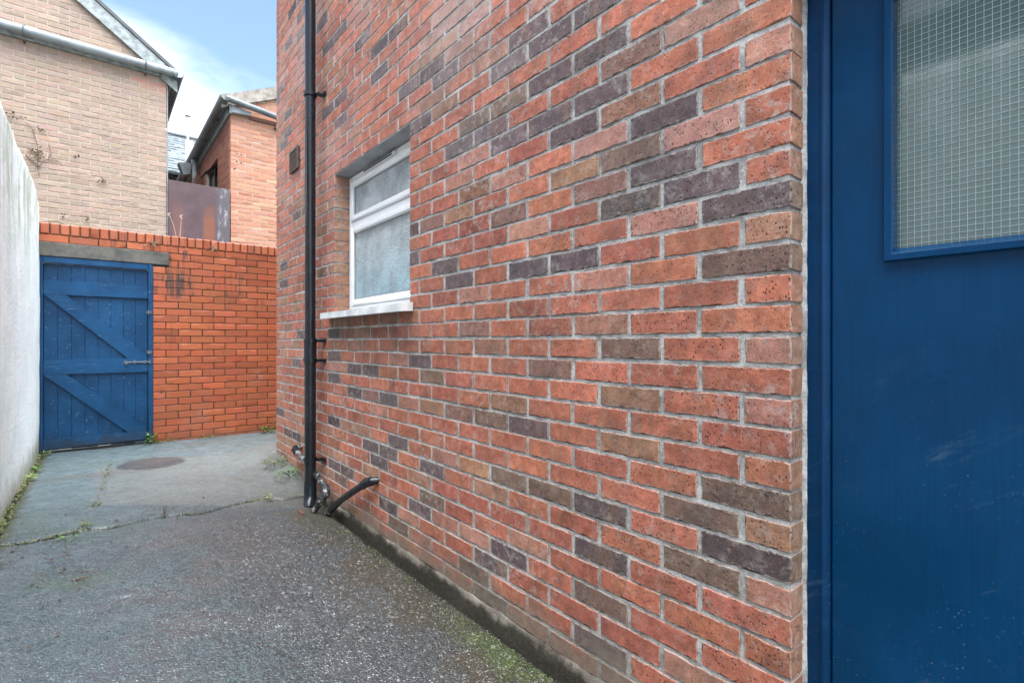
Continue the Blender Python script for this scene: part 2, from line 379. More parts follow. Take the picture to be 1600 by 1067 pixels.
    tilt = m.vm('MULTIPLY', m.vm('SUBTRACT', cell, (0.5, 0.5, 0.5)), m.n('ShaderNodeCombineXYZ', {0: m.ss(wear, 0.0, 0.7, 1.0, 0.25), 1: m.ss(wear, 0.0, 0.7, 1.0, 0.25), 2: 0.0}).outputs[0])
    cn = m.n('ShaderNodeVectorMath', {0: m.vm('ADD', m.bump(h, 0.5, 0.005), tilt)}, operation='NORMALIZE').outputs[0]
    return m.fin(c, rough, m.bump(h, 1.0, 0.010), **{'Specular IOR Level': 0.6, 'Coat Weight': m.math('ADD', 0.06, m.math('MULTIPLY', wet, 0.88)), 'Coat IOR': 1.9, 'Coat Roughness': m.ss(wet, 0.0, 1.0, 0.30, 0.07), 'Coat Normal': cn})

def mat_white_render():
    m = Mt('white_painted_render'); P = m.pos(); ps = m.sep(P)
    c = m.mix(m.ss(m.noise(P, 2.6, 5, 0.6), 0.3, 0.7), (0.74, 0.85, 0.87, 1), (0.84, 0.90, 0.905, 1))
    run = m.math('ADD', m.math('MULTIPLY', m.noise(m.vm('MULTIPLY', P, (1, 6.5, 0.8)), 1.0, 8, 0.7), 0.62), m.math('MULTIPLY', m.noise(P, 6.5, 7, 0.7), 0.38))
    top = m.ss(m.math('ADD', ps[2], m.math('MULTIPLY', m.math('SUBTRACT', m.noise(P, 3, 5, 0.65), 0.5), 1.1)), H + 0.25, H + 1.25)
    c = m.mix(m.math('MULTIPLY', m.ss(run, 0.42, 0.60), m.math('ADD', 0.12, m.math('MULTIPLY', top, 0.78))), c, (0.33, 0.40, 0.30, 1))
    c = m.mix(m.math('MULTIPLY', m.ss(m.noise(m.vm('MULTIPLY', P, (1, 26, 1.6)), 1.0, 4), 0.60, 0.72), 0.25), c, (0.45, 0.46, 0.43, 1))
    foot = m.ss(m.math('ADD', ps[2], m.math('MULTIPLY', m.math('SUBTRACT', m.noise(P, 9, 5, 0.65), 0.5), 0.28)), 0.17, 0.40, 0.85, 0.0)
    c = m.mix(foot, c, m.mix(m.noise(P, 14, 4), (0.10, 0.115, 0.045, 1), (0.40, 0.40, 0.30, 1)))
    c = m.mix(m.ss(m.noise(P, 17, 6, 0.72), 0.60, 0.72, 0.0, 0.5), c, (0.33, 0.33, 0.28, 1))
    h = m.math('ADD', m.noise(P, 34, 5, 0.7), m.math('MULTIPLY', m.noise(P, 190, 3, 0.7), 0.4))
    return m.fin(c, 0.75, m.bump(h, 0.85, 0.010))

def mat_paint(name, a, b, rough=0.3, orange=0.12, specks=False, worn=False, grain=None):
    m = Mt(name); P = m.pos(); ps = m.sep(P)
    c = m.mix(m.ss(m.noise(P, 3.5, 5, 0.6), 0.3, 0.7), a, b)
    r = rough
    h = m.noise(P, 240, 2, 0.5)
    if specks:
        low = m.ss(ps[2], H + 0.1, H - 0.45)
        pq = m.vm('ADD', P, m.vm('MULTIPLY', m.noise(P, 160, 2, out='Color'), (0.012, 0.012, 0.012)))
        vd = m.vor(pq, 85); vc = m.sep(m.vor(pq, 85, 'Color'))
        low = m.math('MULTIPLY', low, m.ss(m.noise(P, 4.5, 3), 0.38, 0.62))
        sp = m.math('MULTIPLY', m.ss(vd, 0.03, 0.17, 1.0, 0.0), m.ss(vc[0], 0.62, 1.0))
        c = m.mix(m.math('MULTIPLY', sp, m.math('MULTIPLY', low, 0.75)), c, (0.42, 0.50, 0.54, 1))
        sc = m.noise(m.vm('ADD', m.vm('MULTIPLY', P, (1, 5.0, 22)), m.n('ShaderNodeCombineXYZ', {2: m.math('MULTIPLY', ps[1], 14.0)}).outputs[0]), 1.0, 6, 0.7)
        c = m.mix(m.math('MULTIPLY', m.ss(sc, 0.56, 0.74), m.math('MULTIPLY', low, 0.34)), c, (0.20, 0.30, 0.36, 1))
        r = m.ss(m.noise(P, 5, 4), 0.3, 0.7, rough - 0.06, rough + 0.12)
        br = m.noise(m.vm('MULTIPLY', P, (150, 150, 5)), 1.0, 3, 0.6)
        h = m.math('ADD', h, m.math('MULTIPLY', br, 1.6))
        c = m.mix(m.ss(br, 0.40, 0.70, 0.0, 0.25), c, (0.0, 0.02, 0.06, 1))
    if worn:
        w = m.noise(m.vm('MULTIPLY', P, (9, 3, 9) if grain is None else grain), 4.0, 6, 0.72)
        c = m.mix(m.ss(w, 0.58, 0.70, 0.0, 0.6), c, (0.14, 0.24, 0.38, 1))
        w2 = m.noise(P, 7, 6, 0.7)
        low = m.ss(m.math('ADD', ps[2], m.math('MULTIPLY', m.math('SUBTRACT', w2, 0.5), 0.30)), 0.12, 0.32, 0.75, 0.0)
        c = m.mix(low, c, (0.030, 0.036, 0.042, 1))
        c = m.mix(m.ss(m.noise(P, 55, 5, 0.75), 0.66, 0.76, 0.0, 0.5), c, (0.03, 0.04, 0.06, 1))
        h = m.math('ADD', h, m.math('MULTIPLY', m.noise(m.vm('MULTIPLY', P, (60, 60, 3)), 1.0, 4), 1.2))
    return m.fin(c, r, m.bump(h, orange, 0.0015), **{'Specular IOR Level': 0.2 if specks else 0.3})

M = {}
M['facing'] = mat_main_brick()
M['mortar'] = mat_mortar('grey_mortar', (0.28, 0.278, 0.265, 1), (0.56, 0.557, 0.53, 1))
M['red'] = mat_plain_brick('red_engineering_brick', 0.45, 0.35, (0.30, 0.085, 0.035, 1), 'soot', 0.5)
M['dark_mortar'] = mat_mortar('black_mortar', (0.018, 0.018, 0.014, 1), (0.055, 0.052, 0.042, 1), 0.4)
M['buff'] = mat_plain_brick('buff_brick', 0.5, 0.18, (0.40, 0.30, 0.245, 1), None, 0.85)
M['buff_mortar'] = mat_mortar('pale_mortar', (0.40, 0.355, 0.30, 1), (0.47, 0.425, 0.36, 1), 0.3)
M['orange'] = mat_plain_brick('orange_brick', 0.45, 0.2, (0.46, 0.205, 0.13, 1), None, 0.8)
M['ground'] = mat_ground()
M['render'] = mat_white_render()
M['door'] = mat_paint('blue_door_gloss', (0.0003, 0.035, 0.098, 1), (0.0005, 0.046, 0.130, 1), 0.18, 0.07, specks=True)
M['door_frame'] = mat_paint('blue_frame_gloss', (0.0005, 0.026, 0.080, 1), (0.0010, 0.040, 0.120, 1), 0.24, 0.12, specks=True)
M['gate'] = mat_paint('blue_gate_paint', (0.0015, 0.040, 0.110, 1), (0.005, 0.064, 0.165, 1), 0.42, 0.35, worn=True)
M['gate_rail'] = mat_paint('blue_rail_paint', (0.0015, 0.044, 0.120, 1), (0.006, 0.070, 0.182, 1), 0.40, 0.35, worn=True, grain=(2, 3, 22))
M['upvc'] = plain('white_upvc', (0.80, 0.81, 0.81, 1), 0.28, 0.03, 4)
M['sill'] = plain('pale_sill', (0.68, 0.70, 0.69, 1), 0.6, 0.22, 9, 0.3, 80)
M['soffit'] = plain('grey_soffit', (0.26, 0.27, 0.28, 1), 0.6, 0.15, 8)
M['pipe'] = plain('black_pipe', (0.008, 0.012, 0.016, 1), 0.24, 0.25, 12, 0.1, 90)
M['iron'] = plain('dark_iron', (0.03, 0.03, 0.032, 1), 0.55, 0.3, 40, 0.3, 120)
M['steel'] = plain('galvanised_bolt', (0.10, 0.12, 0.145, 1), 0.45, 0.35, 60, 0.2, 150)
M['stone'] = None
M['gutter'] = plain('grey_gutter', (0.11, 0.13, 0.14, 1), 0.38, 0.25, 7, 0.1, 40)
M['pale_gutter'] = plain('pale_gutter', (0.24, 0.275, 0.29, 1), 0.35, 0.2, 6, 0.1, 40)
M['barge'] = plain('weathered_bargeboard', (0.25, 0.285, 0.285, 1), 0.7, 0.35, 14, 0.4, 60)
M['verge'] = plain('lichened_verge', (0.27, 0.25, 0.215, 1), 0.85, 0.35, 9, 0.5, 50)
M['slate'] = plain('grey_slate', (0.115, 0.14, 0.152, 1), 0.45, 0.4, 9, 0.3, 40)
M['roof'] = plain('dark_roof', (0.08, 0.085, 0.09, 1), 0.7, 0.3, 5, 0.4, 30)
M['flue'] = plain('white_flue', (0.78, 0.80, 0.82, 1), 0.5, 0.05, 6)
M['vent_frame'] = plain('brown_vent', (0.095, 0.065, 0.052, 1), 0.6, 0.25, 30)
M['timber'] = plain('dark_window_timber', (0.02, 0.022, 0.024, 1), 0.4, 0.2, 20)
M['dark_glass'] = plain('dark_glass', (0.03, 0.04, 0.045, 1), 0.08, 0.2, 3)
M['concrete'] = plain('coping_concrete', (0.30, 0.29, 0.27, 1), 0.85, 0.2, 8, 0.4, 60)
M['twig'] = plain('dry_twig', (0.115, 0.075, 0.05, 1), 0.85, 0.3, 60)
M['straw'] = plain('straw_stem', (0.44, 0.37, 0.26, 1), 0.8, 0.2, 60)
M['dead_leaf'] = plain('dead_leaf', (0.075, 0.045, 0.028, 1), 0.8, 0.4, 80)

def leaf_mat(name, a, b):
    m = Mt(name); c = m.mix(m.ss(m.noise(m.pos(), 45, 3), 0.3, 0.7), a, b)
    return m.fin(c, 0.5, None, **{'Subsurface Weight': 0.0})
M['leaf'] = leaf_mat('weed_leaf', (0.055, 0.135, 0.018, 1), (0.13, 0.25, 0.045, 1))
M['leaf_pale'] = leaf_mat('pale_leaf', (0.14, 0.22, 0.06, 1), (0.30, 0.38, 0.15, 1))
M['bright_moss'] = leaf_mat('bright_moss', (0.050, 0.085, 0.016, 1), (0.115, 0.165, 0.042, 1))
M['moss'] = leaf_mat('moss', (0.06, 0.085, 0.018, 1), (0.15, 0.17, 0.05, 1))

def mat_stone():
    m = Mt('lichened_stone'); P = m.pos()
    c = m.mix(m.ss(m.noise(P, 7, 6, 0.7), 0.35, 0.65), (0.062, 0.066, 0.062, 1), (0.135, 0.128, 0.11, 1))
    vd = m.vor(m.vm('ADD', P, m.vm('MULTIPLY', m.noise(P, 20, 3, out='Color'), (0.04, 0.04, 0.04))), 9)
    lich = m.math('MULTIPLY', m.ss(vd, 0.16, 0.26, 1.0, 0.0), m.math('GREATER_THAN', m.sep(m.vor(P, 9, 'Color'))[0], 0.72))
    c = m.mix(m.math('MULTIPLY', lich, 0.65), c, (0.36, 0.37, 0.31, 1))
    return m.fin(c, 0.85, m.bump(m.noise(P, 60, 5, 0.7), 0.5, 0.005))
M['stone'] = mat_stone()

def mat_rust():
    m = Mt('rusty_sheet'); P = m.pos(); ps = m.sep(P)
    c = m.mix(m.ss(m.noise(P, 3, 5, 0.6), 0.3, 0.7), (0.062, 0.033, 0.038, 1), (0.098, 0.058, 0.064, 1))
    band = lambda x0, w: m.math('MULTIPLY', m.ss(m.math('ABSOLUTE', m.math('SUBTRACT', m.math('ADD', ps[0], m.math('MULTIPLY', m.noise(P, 5, 4), 0.06)), x0)), w * 0.5, w, 1.0, 0.0),
                                m.ss(m.math('ADD', ps[2], m.math('MULTIPLY', m.noise(P, 6, 4), 0.5)), H + 2.15, H + 2.5, 1.0, 0.0))
    c = m.mix(m.math('MULTIPLY', band(1.46, 0.10), 0.85), c, (0.20, 0.065, 0.030, 1))
    c = m.mix(m.math('MULTIPLY', band(1.04, 0.09), 0.45), c, (0.19, 0.07, 0.05, 1))
    gr = m.ss(ps[0], 1.50, 1.60)
    c = m.mix(m.math('MULTIPLY', gr, 0.75), c, m.mix(m.ss(m.noise(m.vm('MULTIPLY', P, (3, 1, 1)), 6, 6, 0.7), 0.5, 0.66), (0.085, 0.085, 0.10, 1), (0.38, 0.38, 0.40, 1)))
    return m.fin(c, 0.6, m.bump(m.noise(P, 50, 4, 0.6), 0.3, 0.003))
M['rust'] = mat_rust()

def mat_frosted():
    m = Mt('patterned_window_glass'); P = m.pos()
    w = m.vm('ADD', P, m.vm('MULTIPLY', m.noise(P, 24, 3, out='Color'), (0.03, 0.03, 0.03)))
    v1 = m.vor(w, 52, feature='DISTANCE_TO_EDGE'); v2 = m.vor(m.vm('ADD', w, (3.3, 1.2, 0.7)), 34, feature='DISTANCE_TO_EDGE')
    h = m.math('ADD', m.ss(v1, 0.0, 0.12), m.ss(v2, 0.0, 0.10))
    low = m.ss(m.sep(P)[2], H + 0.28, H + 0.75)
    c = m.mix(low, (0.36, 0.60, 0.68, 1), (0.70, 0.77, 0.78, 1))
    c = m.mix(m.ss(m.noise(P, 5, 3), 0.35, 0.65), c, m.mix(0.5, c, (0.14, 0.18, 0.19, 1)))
    c = m.mix(m.ss(v1, 0.0, 0.10, 0.5, 0.0), c, (0.70, 0.74, 0.74, 1))  # light refracted along the glass pattern, painted into the base colour
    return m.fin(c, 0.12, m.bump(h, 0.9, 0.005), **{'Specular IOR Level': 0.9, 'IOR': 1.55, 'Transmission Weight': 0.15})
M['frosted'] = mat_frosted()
def mat_wired():
    m = Mt('wired_glass'); P = m.pos()
    h = m.noise(P, 60, 3, 0.6)
    c = m.mix(m.ss(m.noise(P, 3, 4), 0.3, 0.7), (0.080, 0.130, 0.128, 1), (0.098, 0.146, 0.142, 1))
    return m.fin(c, 0.07, m.bump(h, 0.03, 0.002), **{'IOR': 2.1})
M['wired'] = mat_wired()
M['wire'] = plain('pale_wire', (0.36, 0.48, 0.48, 1), 0.4, 0.08, 20)

# ------------------------------------------------------------------ brickwork
def brick_geo(o, U, V, D, w, h, depth, nx, ny, jit, cham, face_noise):
    """one brick: an uneven front face, a worn arris and straight sides"""
    su = np.linspace(0, w, nx + 1); sv = np.linspace(0, h, ny + 1)
    gu, gv = np.meshgrid(su, sv, indexing='ij')
    onb = np.zeros_like(gu, bool); onb[0] = onb[-1] = True; onb[:, 0] = onb[:, -1] = True
    ju = np.clip(rng.normal(0, jit, gu.shape), -.0042, .0042); jv = np.clip(rng.normal(0, jit, gu.shape), -.0042, .0042)
    fu = np.clip(gu, cham, w - cham); fv = np.clip(gv, cham, h - cham)
    fu = fu + np.where((gu == 0) | (gu == w), np.where(gu == 0, abs(ju), -abs(ju)), 0)
    fv = fv + np.where((gv == 0) | (gv == h), np.where(gv == 0, abs(jv), -abs(jv)), 0)
    tilt = rng.normal(0, face_noise * 2.2, 2)
    fd = rng.normal(0, face_noise, gu.shape) + tilt[0] * (gu / w - .5) + tilt[1] * (gv / h - .5)
    pts = [(a, b, c) for a, b, c in zip(fu.ravel(), fv.ravel(), fd.ravel())]
    idx = lambda i, j: i * (ny + 1) + j
    F = [[idx(i, j), idx(i + 1, j), idx(i + 1, j + 1), idx(i, j + 1)] for i in range(nx) for j in range(ny)]
    per = [(i, 0) for i in range(nx)] + [(nx, j) for j in range(ny)] + [(i, ny) for i in range(nx, 0, -1)] + [(0, j) for j in range(ny, 0, -1)]
    n = len(per); b = len(pts)
    for (i, j) in per: pts.append((gu[i, j] + (abs(ju[i, j]) * .85 if i == 0 else -abs(ju[i, j]) * .85 if i == nx else 0),
                                   gv[i, j] + (abs(jv[i, j]) * .85 if j == 0 else -abs(jv[i, j]) * .85 if j == ny else 0), cham * 1.1))
    cor = [0, nx, nx + ny, 2 * nx + ny]
    for k in cor: i, j = per[k]; pts.append((gu[i, j], gv[i, j], depth))
    for k in range(n):
        k2 = (k + 1) % n
        F.append([b + k, b + k2, idx(*per[k2]), idx(*per[k])])
    for q in range(4):
        k0 = cor[q]; k1 = cor[(q + 1) % 4] if q < 3 else n
        ring = [b + (k % n) for k in range(k0, k1 + 1)]
        F.append([b + n + q, b + n + (q + 1) % 4] + ring[::-1])
    A = np.array(pts)
    W = np.array(o) + A[:, :1] * np.array(U) + A[:, 1:2] * np.array(V) + A[:, 2:3] * np.array(D)
    if np.dot(np.cross(U, V), D) > 0: F = [f[::-1] for f in F]
    return W, F, A

def rowfill(segs, off, pitch, joint, vmin=0.055):
    out = []
    for (a, b) in segs:
        k0 = math.floor((a - off) / pitch); js = []
        k = k0
        while off + k * pitch < b + 1e-6:
            j = off + k * pitch
            if a + vmin < j < b - vmin: js.append((j, k))
            k += 1
        ed = [(a, None)] + js + [(b, None)]
        for (e0, e1) in zip(ed[:-1], ed[1:]):
            u0 = e0[0] + (joint / 2 if e0[1] is not None else 0); u1 = e1[0] - (joint / 2 if e1[1] is not None else 0)
            out.append((u0, u1, math.floor(((u0 + u1) / 2 - off) / pitch)))
    return out

def cut(segs, holes):
    for (h0, h1) in holes:
        ns = []
        for a, b in segs:
            if h1 <= a or h0 >= b: ns.append((a, b)); continue
            if h0 > a: ns.append((a, h0))
            if h1 < b: ns.append((h1, b))
        segs = ns
    return segs

def lay(parent, mat, specs, O, U, V, D, depth, jit, cham, fnoise, limit=300, fine=0.014, name='brick'):
    """specs: (u0,u1,v0,v1,rgb[,dpt]). The largest in view become single parts, the others one joined part"""
    O, U, V, D = map(np.array, (O, U, V, D)); info = []
    for i, sp in enumerate(specs):
        u0, u1, v0, v1 = sp[:4]
        c = [project(*(O + U * u + V * v)) for u, v in ((u0, v0), (u1, v0), (u1, v1), (u0, v1))]
        ar = 0.0; wd = 0
        if all(c):
            mx = sum(p[0] for p in c) / 4; my = sum(p[1] for p in c) / 4
            if -60 < mx < 1660 and -40 < my < 1110:
                ar = abs(sum(c[k][0] * c[(k + 1) % 4][1] - c[(k + 1) % 4][0] * c[k][1] for k in range(4))) / 2
        info.append((ar, i))
    info.sort(reverse=True)
    single = {i for ar, i in info[:limit] if ar > 30}
    JV, JF, JA, JC, JD, nb = [], [], [], [], [], 0
    ar_of = {i: a for a, i in info}
    for i, sp in enumerate(specs):
        u0, u1, v0, v1, rgb = sp[:5]; w, h = u1 - u0, v1 - v0
        big = ar_of[i]
        if big > 900: nx, ny = max(2, round(w / fine)), 4
        elif big > 150: nx, ny = max(1, round(w / (fine * 2.5))), 2
        else: nx, ny = max(1, round(w / 0.12)), 1
        o = O + U * u0 + V * v0 + D * rng.normal(0, fnoise * 1.2)
        W, F, A = brick_geo(o, U, V, D, w, h, depth, nx, ny, jit, cham, fnoise)
        col = np.tile(np.array([rgb[0], rgb[1], rgb[2], 1.0]), (len(W), 1)); dm = np.tile(np.array([w, h, random.random()]), (len(W), 1))
        if i in single:
            ob = mk(name, W, F, mat, parent, {'bcol': ('FLOAT_COLOR', col), 'bdim': ('FLOAT_VECTOR', dm), 'buv': ('FLOAT_VECTOR', A)}); autosmooth(ob, 28)
        else:
            JV.append(W); JF += [[q + nb for q in f] for f in F]; nb += len(W); JA.append(A); JC.append(col); JD.append(dm)
    if JV:
        mk('brickwork', np.concatenate(JV), JF, mat, parent, {'bcol': ('FLOAT_COLOR', np.concatenate(JC)), 'bdim': ('FLOAT_VECTOR', np.concatenate(JD)),
           'buv': ('FLOAT_VECTOR', np.concatenate(JA))}, kind='stuff')

def vary(c, s=0.08, hs=0.05):
    k = 1 + random.gauss(0, s); return tuple(max(0.005, x * k * (1 + random.gauss(0, hs))) for x in c[:3])

# ------------------------------------------------------------------ the ground
def lerp(a, b, t): return a + (b - a) * t
def sstep(x, a, b): t = np.clip((x - a) / (b - a), 0, 1); return t * t * (3 - 2 * t)
CRACK = [(0, 853), (31, 849), (62, 842), (97, 833), (131, 826), (172, 822), (200, 817), (231, 809), (259, 806), (291, 801), (322, 797.5), (347, 792), (375, 785), (400, 780), (428, 775), (453, 776), (476, 772)]
def gz0(x, y):
    x = np.asarray(x, float); y = np.asarray(y, float)
    a = np.clip((x + .395) / 1.675, 0, 1)
    left = -1.0 - 0.075 * sstep(y, 4.0, 6.6)
    right = -1.175 + 0.10 * sstep(y, 3.3, 5.2)
    z = lerp(left, right, a ** 1.4)
    z = z + 0.085 * np.exp(-((x - 1.33) / .17) ** 2) * sstep(y, 3.7, 4.6) * (1 - sstep(y, 5.1, 5.9))
    return z
def pix2ground(px, py):
    a, b = ray(px); t = 800 * 1.05 / (py - 533)
    for _ in range(30): t = t + 0.6 * (800 * (-float(gz0(a * t, b * t))) / (py - 533) - t)
    return Vector((a * t, b * t, float(gz0(a * t, b * t))))
crack = np.array([pix2ground(*p)[:2] for p in CRACK])
side_joint = np.array([pix2ground(*p)[:2] for p in ((131, 826), (140, 800), (152, 782), (160, 760), (166, 736), (172, 722))])
def seg_dist(X, Y, pl):
    d = np.full(X.shape, 9.0); sgn = np.zeros(X.shape)
    for (x0, y0), (x1, y1) in zip(pl[:-1], pl[1:]):
        dx, dy = x1 - x0, y1 - y0; L = dx * dx + dy * dy
        t = np.clip(((X - x0) * dx + (Y - y0) * dy) / L, 0, 1)
        q = np.hypot(X - x0 - t * dx, Y - y0 - t * dy); m = q < d
        d = np.where(m, q, d); sgn = np.where(m, dx * (Y - y0) - dy * (X - x0), sgn)
    return d, sgn
def smooth_noise(shape, cell):
    gx, gy = shape[0] // cell + 3, shape[1] // cell + 3
    g = rng.normal(0, 1, (gx, gy)); i = np.arange(shape[0]) / cell; j = np.arange(shape[1]) / cell
    i0, j0 = i.astype(int), j.astype(int); ti, tj = i - i0, j - j0
    ti = (ti * ti * (3 - 2 * ti))[:, None]; tj = (tj * tj * (3 - 2 * tj))[None, :]
    return (g[np.ix_(i0, j0)] * (1 - ti) + g[np.ix_(i0 + 1, j0)] * ti) * (1 - tj) + (g[np.ix_(i0, j0 + 1)] * (1 - ti) + g[np.ix_(i0 + 1, j0 + 1)] * ti) * tj

def build_ground():
    st = 0.0075
    xs = np.concatenate([[-80, -30, -10, -4, -2, -1.2, -.8, -.6], np.arange(-.42, 1.30, st), [1.36, 1.6, 2, 3, 6, 12, 30, 80]])
    ys = np.concatenate([[-80, -30, -10, -5, -2.5, -1.5, -.8, -.3, .1, .4], np.arange(.6, 6.66, st), [6.8, 7.2, 8, 10, 14, 20, 30, 80, 160]])
    X, Y = np.meshgrid(xs, ys, indexing='ij')
    Z = gz0(X, Y)
    Z += smooth_noise(X.shape, 60) * .004 + smooth_noise(X.shape, 17) * .0016 + smooth_noise(X.shape, 4) * .0010 + rng.normal(0, .0007, X.shape)
    wob = smooth_noise(X.shape, 5) * .006 + smooth_noise(X.shape, 22) * .012
    d, s = seg_dist(X + wob, Y + wob, crack)
    Z -= .030 * np.exp(-(d / .010) ** 2) * (1 + .4 * smooth_noise(X.shape, 9))
    Z -= np.where(s < 0, 1, -0.2) * .007 * np.exp(-(d / .10) ** 2)       # the near side has sunk a little
    d2, s2 = seg_dist(X + wob, Y + wob, side_joint)
    Z -= .008 * np.exp(-(d2 / .010) ** 2)
    Z -= .032 * sstep(X + wob * .6, 1.226, 1.245) * (1 - sstep(Y, 3.35, 3.6))  # open joint along the building
    nx, ny = X.shape
    V = np.stack([X.ravel(), Y.ravel(), Z.ravel()], 1)
    i = np.arange(nx - 1)[:, None] * ny; j = np.arange(ny - 1)[None, :]
    a = (i + j).ravel(); F = np.stack([a, a + ny, a + ny + 1, a + 1], 1)
    ck = np.clip(1.25 * np.exp(-(d / .011) ** 2) * (0.75 + .5 * smooth_noise(X.shape, 12)) + .8 * np.exp(-(d2 / .012) ** 2) * np.clip(smooth_noise(X.shape, 9), 0, 1), 0, 1).ravel()
    o = mk('ground', V, F, M['ground'], smooth=True, attrs={'crk': ('FLOAT_COLOR', np.stack([ck, ck, ck, ck], 1))}); o['kind'] = 'structure'
    return o
build_ground()

# ------------------------------------------------------------------ main building
XW, YC, YE = 1.28, 0.5193, 4.931
bld = empty('brick_building', (3.6, 2.2, -1.19))
tag(bld, 'multi-coloured red and purple brick building with a white window and a blue door', 'building')
PU, PV, JU, JV_ = 0.2385, 0.075, 0.0108, 0.0080
WY0, WY1, WZ0, WZ1 = 2.411, 3.485, 0.168, 1.1415
DY0, DZ1 = -0.43, 0.9
DARK = {(-14,5),(-13,2),(-12,5),(-12,9),(-11,4),(-11,7),(-11,11),(-11,12),(-10,16),(-10,17),(-9,2),(-9,9),(-8,7),(-8,9),(-8,10),(-8,18),(-7,0),(-7,2),(-7,8),(-7,12),(-4,4),(-4,9),(-4,11),(-3,12),(-2,10),(-2,11),(-2,16),(-1,7),(-1,12),(1,12),(1,15),(4,3),(4,4),(4,6),(5,0),(5,6),(6,1),(6,2),(6,8),(7,1),(7,17),(8,8),(9,1),(9,17),(10,3),(11,2),(11,3),(11,4),(12,5),(12,6),(13,2),(13,3),(14,16),(15,2),(15,3),(15,4),(15,7),(16,4),(17,6),(18,7),(18,8),(20,12),(21,9),(22,12),(22,13),(23,8),(23,9),(23,17),(24,17),(25,10),(26,17),(28,12),(28,13),(30,18),(31,13),(33,15)}
MID = {(-4,6),(-4,10),(-1,3),(1,5),(7,2),(7,4),(8,7),(12,2),(17,5)}
OLIVE = {(-13,5),(-13,8),(-12,12),(-11,2),(-10,7),(-8,1),(-7,3),(-7,4),(-6,1),(-5,0),(-4,5),(-2,7),(0,2),(3,0),(8,2),(13,4),(13,5)}
PALE = {(8,1),(9,2),(12,1),(12,2),(19,5),(20,6),(20,7),(21,6)}
def main_colour(n, k):
    if (n, k) in DARK: return vary((0.125, 0.088, 0.088), 0.16, 0.025)
    if (n, k) in MID: return vary((0.25, 0.128, 0.100), 0.1, 0.025)
    if (n, k) in OLIVE: return vary((0.19, 0.120, 0.088), 0.1, 0.025)
    if (n, k) in PALE: return vary((0.42, 0.215, 0.165), 0.06, 0.025)
    r = random.random()
    if n > 24 and r < 0.10: return vary((0.10, 0.066, 0.072), 0.16, 0.025)
    if r < 0.55: return vary((0.46, 0.150, 0.090), 0.09, 0.025)
    if r < 0.74: return vary((0.40, 0.124, 0.080), 0.09, 0.025)
    if r < 0.91: return vary((0.44, 0.200, 0.142), 0.08, 0.025)
    if r < 0.97: return vary((0.38, 0.188, 0.112), 0.09, 0.025)
    return vary((0.27, 0.135, 0.085), 0.1, 0.025)
specs = []
for n in range(-16, 47):
    v1 = 0.012 + PV * n - 0.0003; v0 = v1 - (PV - JV_); vm_ = (v0 + v1) / 2
    segs = [(-1.9, YE)]
    if WZ0 < vm_ < WZ1: segs = cut(segs, [(WY0, WY1)])
    if vm_ < DZ1: segs = cut(segs, [(DY0, YC)])
    off = YC if n % 2 else YC - PU / 2
    for u0, u1, k in rowfill(segs, off, PU, JU, 0.05):
        if n < -14 and u0 > -0.5: continue
        ju_, jv_ = random.gauss(0, .0014), random.gauss(0, .0011)
        specs.append((u0 + (ju_ if u0 > YC + .01 else 0), u1 + ju_ * .6, v0 + jv_ + random.gauss(0, .0006), v1 + jv_ + random.gauss(0, .0006), main_colour(n, k)))
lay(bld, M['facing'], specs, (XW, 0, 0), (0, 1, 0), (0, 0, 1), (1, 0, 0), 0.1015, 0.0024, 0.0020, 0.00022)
ZT = 0.012 + PV * 46 + 0.005
# mortar face: an uneven sheet behind the brick faces, with the bed of each opening
def mortar_sheet(name, u0, u1, v0, v1, cell, fn, mat, parent, base=0.0036, amp=0.0008):
    nu, nv = max(2, int((u1 - u0) / cell)), max(2, int((v1 - v0) / cell))
    us, vs = np.linspace(u0, u1, nu + 1), np.linspace(v0, v1, nv + 1)
    A, B = np.meshgrid(us, vs, indexing='ij')
    dd = base + smooth_noise(A.shape, 2) * amp * .7 + smooth_noise(A.shape, 9) * amp
    dd = np.clip(dd, 0.0019, 0.0066)
    Vv = np.array([fn(a, b, d) for a, b, d in zip(A.ravel(), B.ravel(), dd.ravel())])
    ny = nv + 1; i = np.arange(nu)[:, None] * ny; j = np.arange(nv)[None, :]; q = (i + j).ravel()
    return Vv, np.stack([q, q + ny, q + ny + 1, q + 1], 1)
Vs, Fs, nb = [], [], 0
for (u0, u1, v0, v1) in ((YC + .0055, WY0 - .004, -1.35, ZT), (WY1 + .004, YE - .003, -1.35, ZT), (WY0 - .004, WY1 + .004, -1.35, WZ0), (WY0 - .004, WY1 + .004, WZ1, ZT), (-1.9, DY0, -1.35, ZT), (DY0, YC + .006, DZ1, ZT)):
    a, b = mortar_sheet('m', u0, u1, v0, v1, 0.0125, lambda p, q, d: (XW + d, p, q), M['mortar'], None)
    Vs.append(a); Fs.append(b + nb); nb += len(a)
mk('mortar', np.concatenate(Vs), np.concatenate(Fs), M['mortar'], bld, smooth=True)
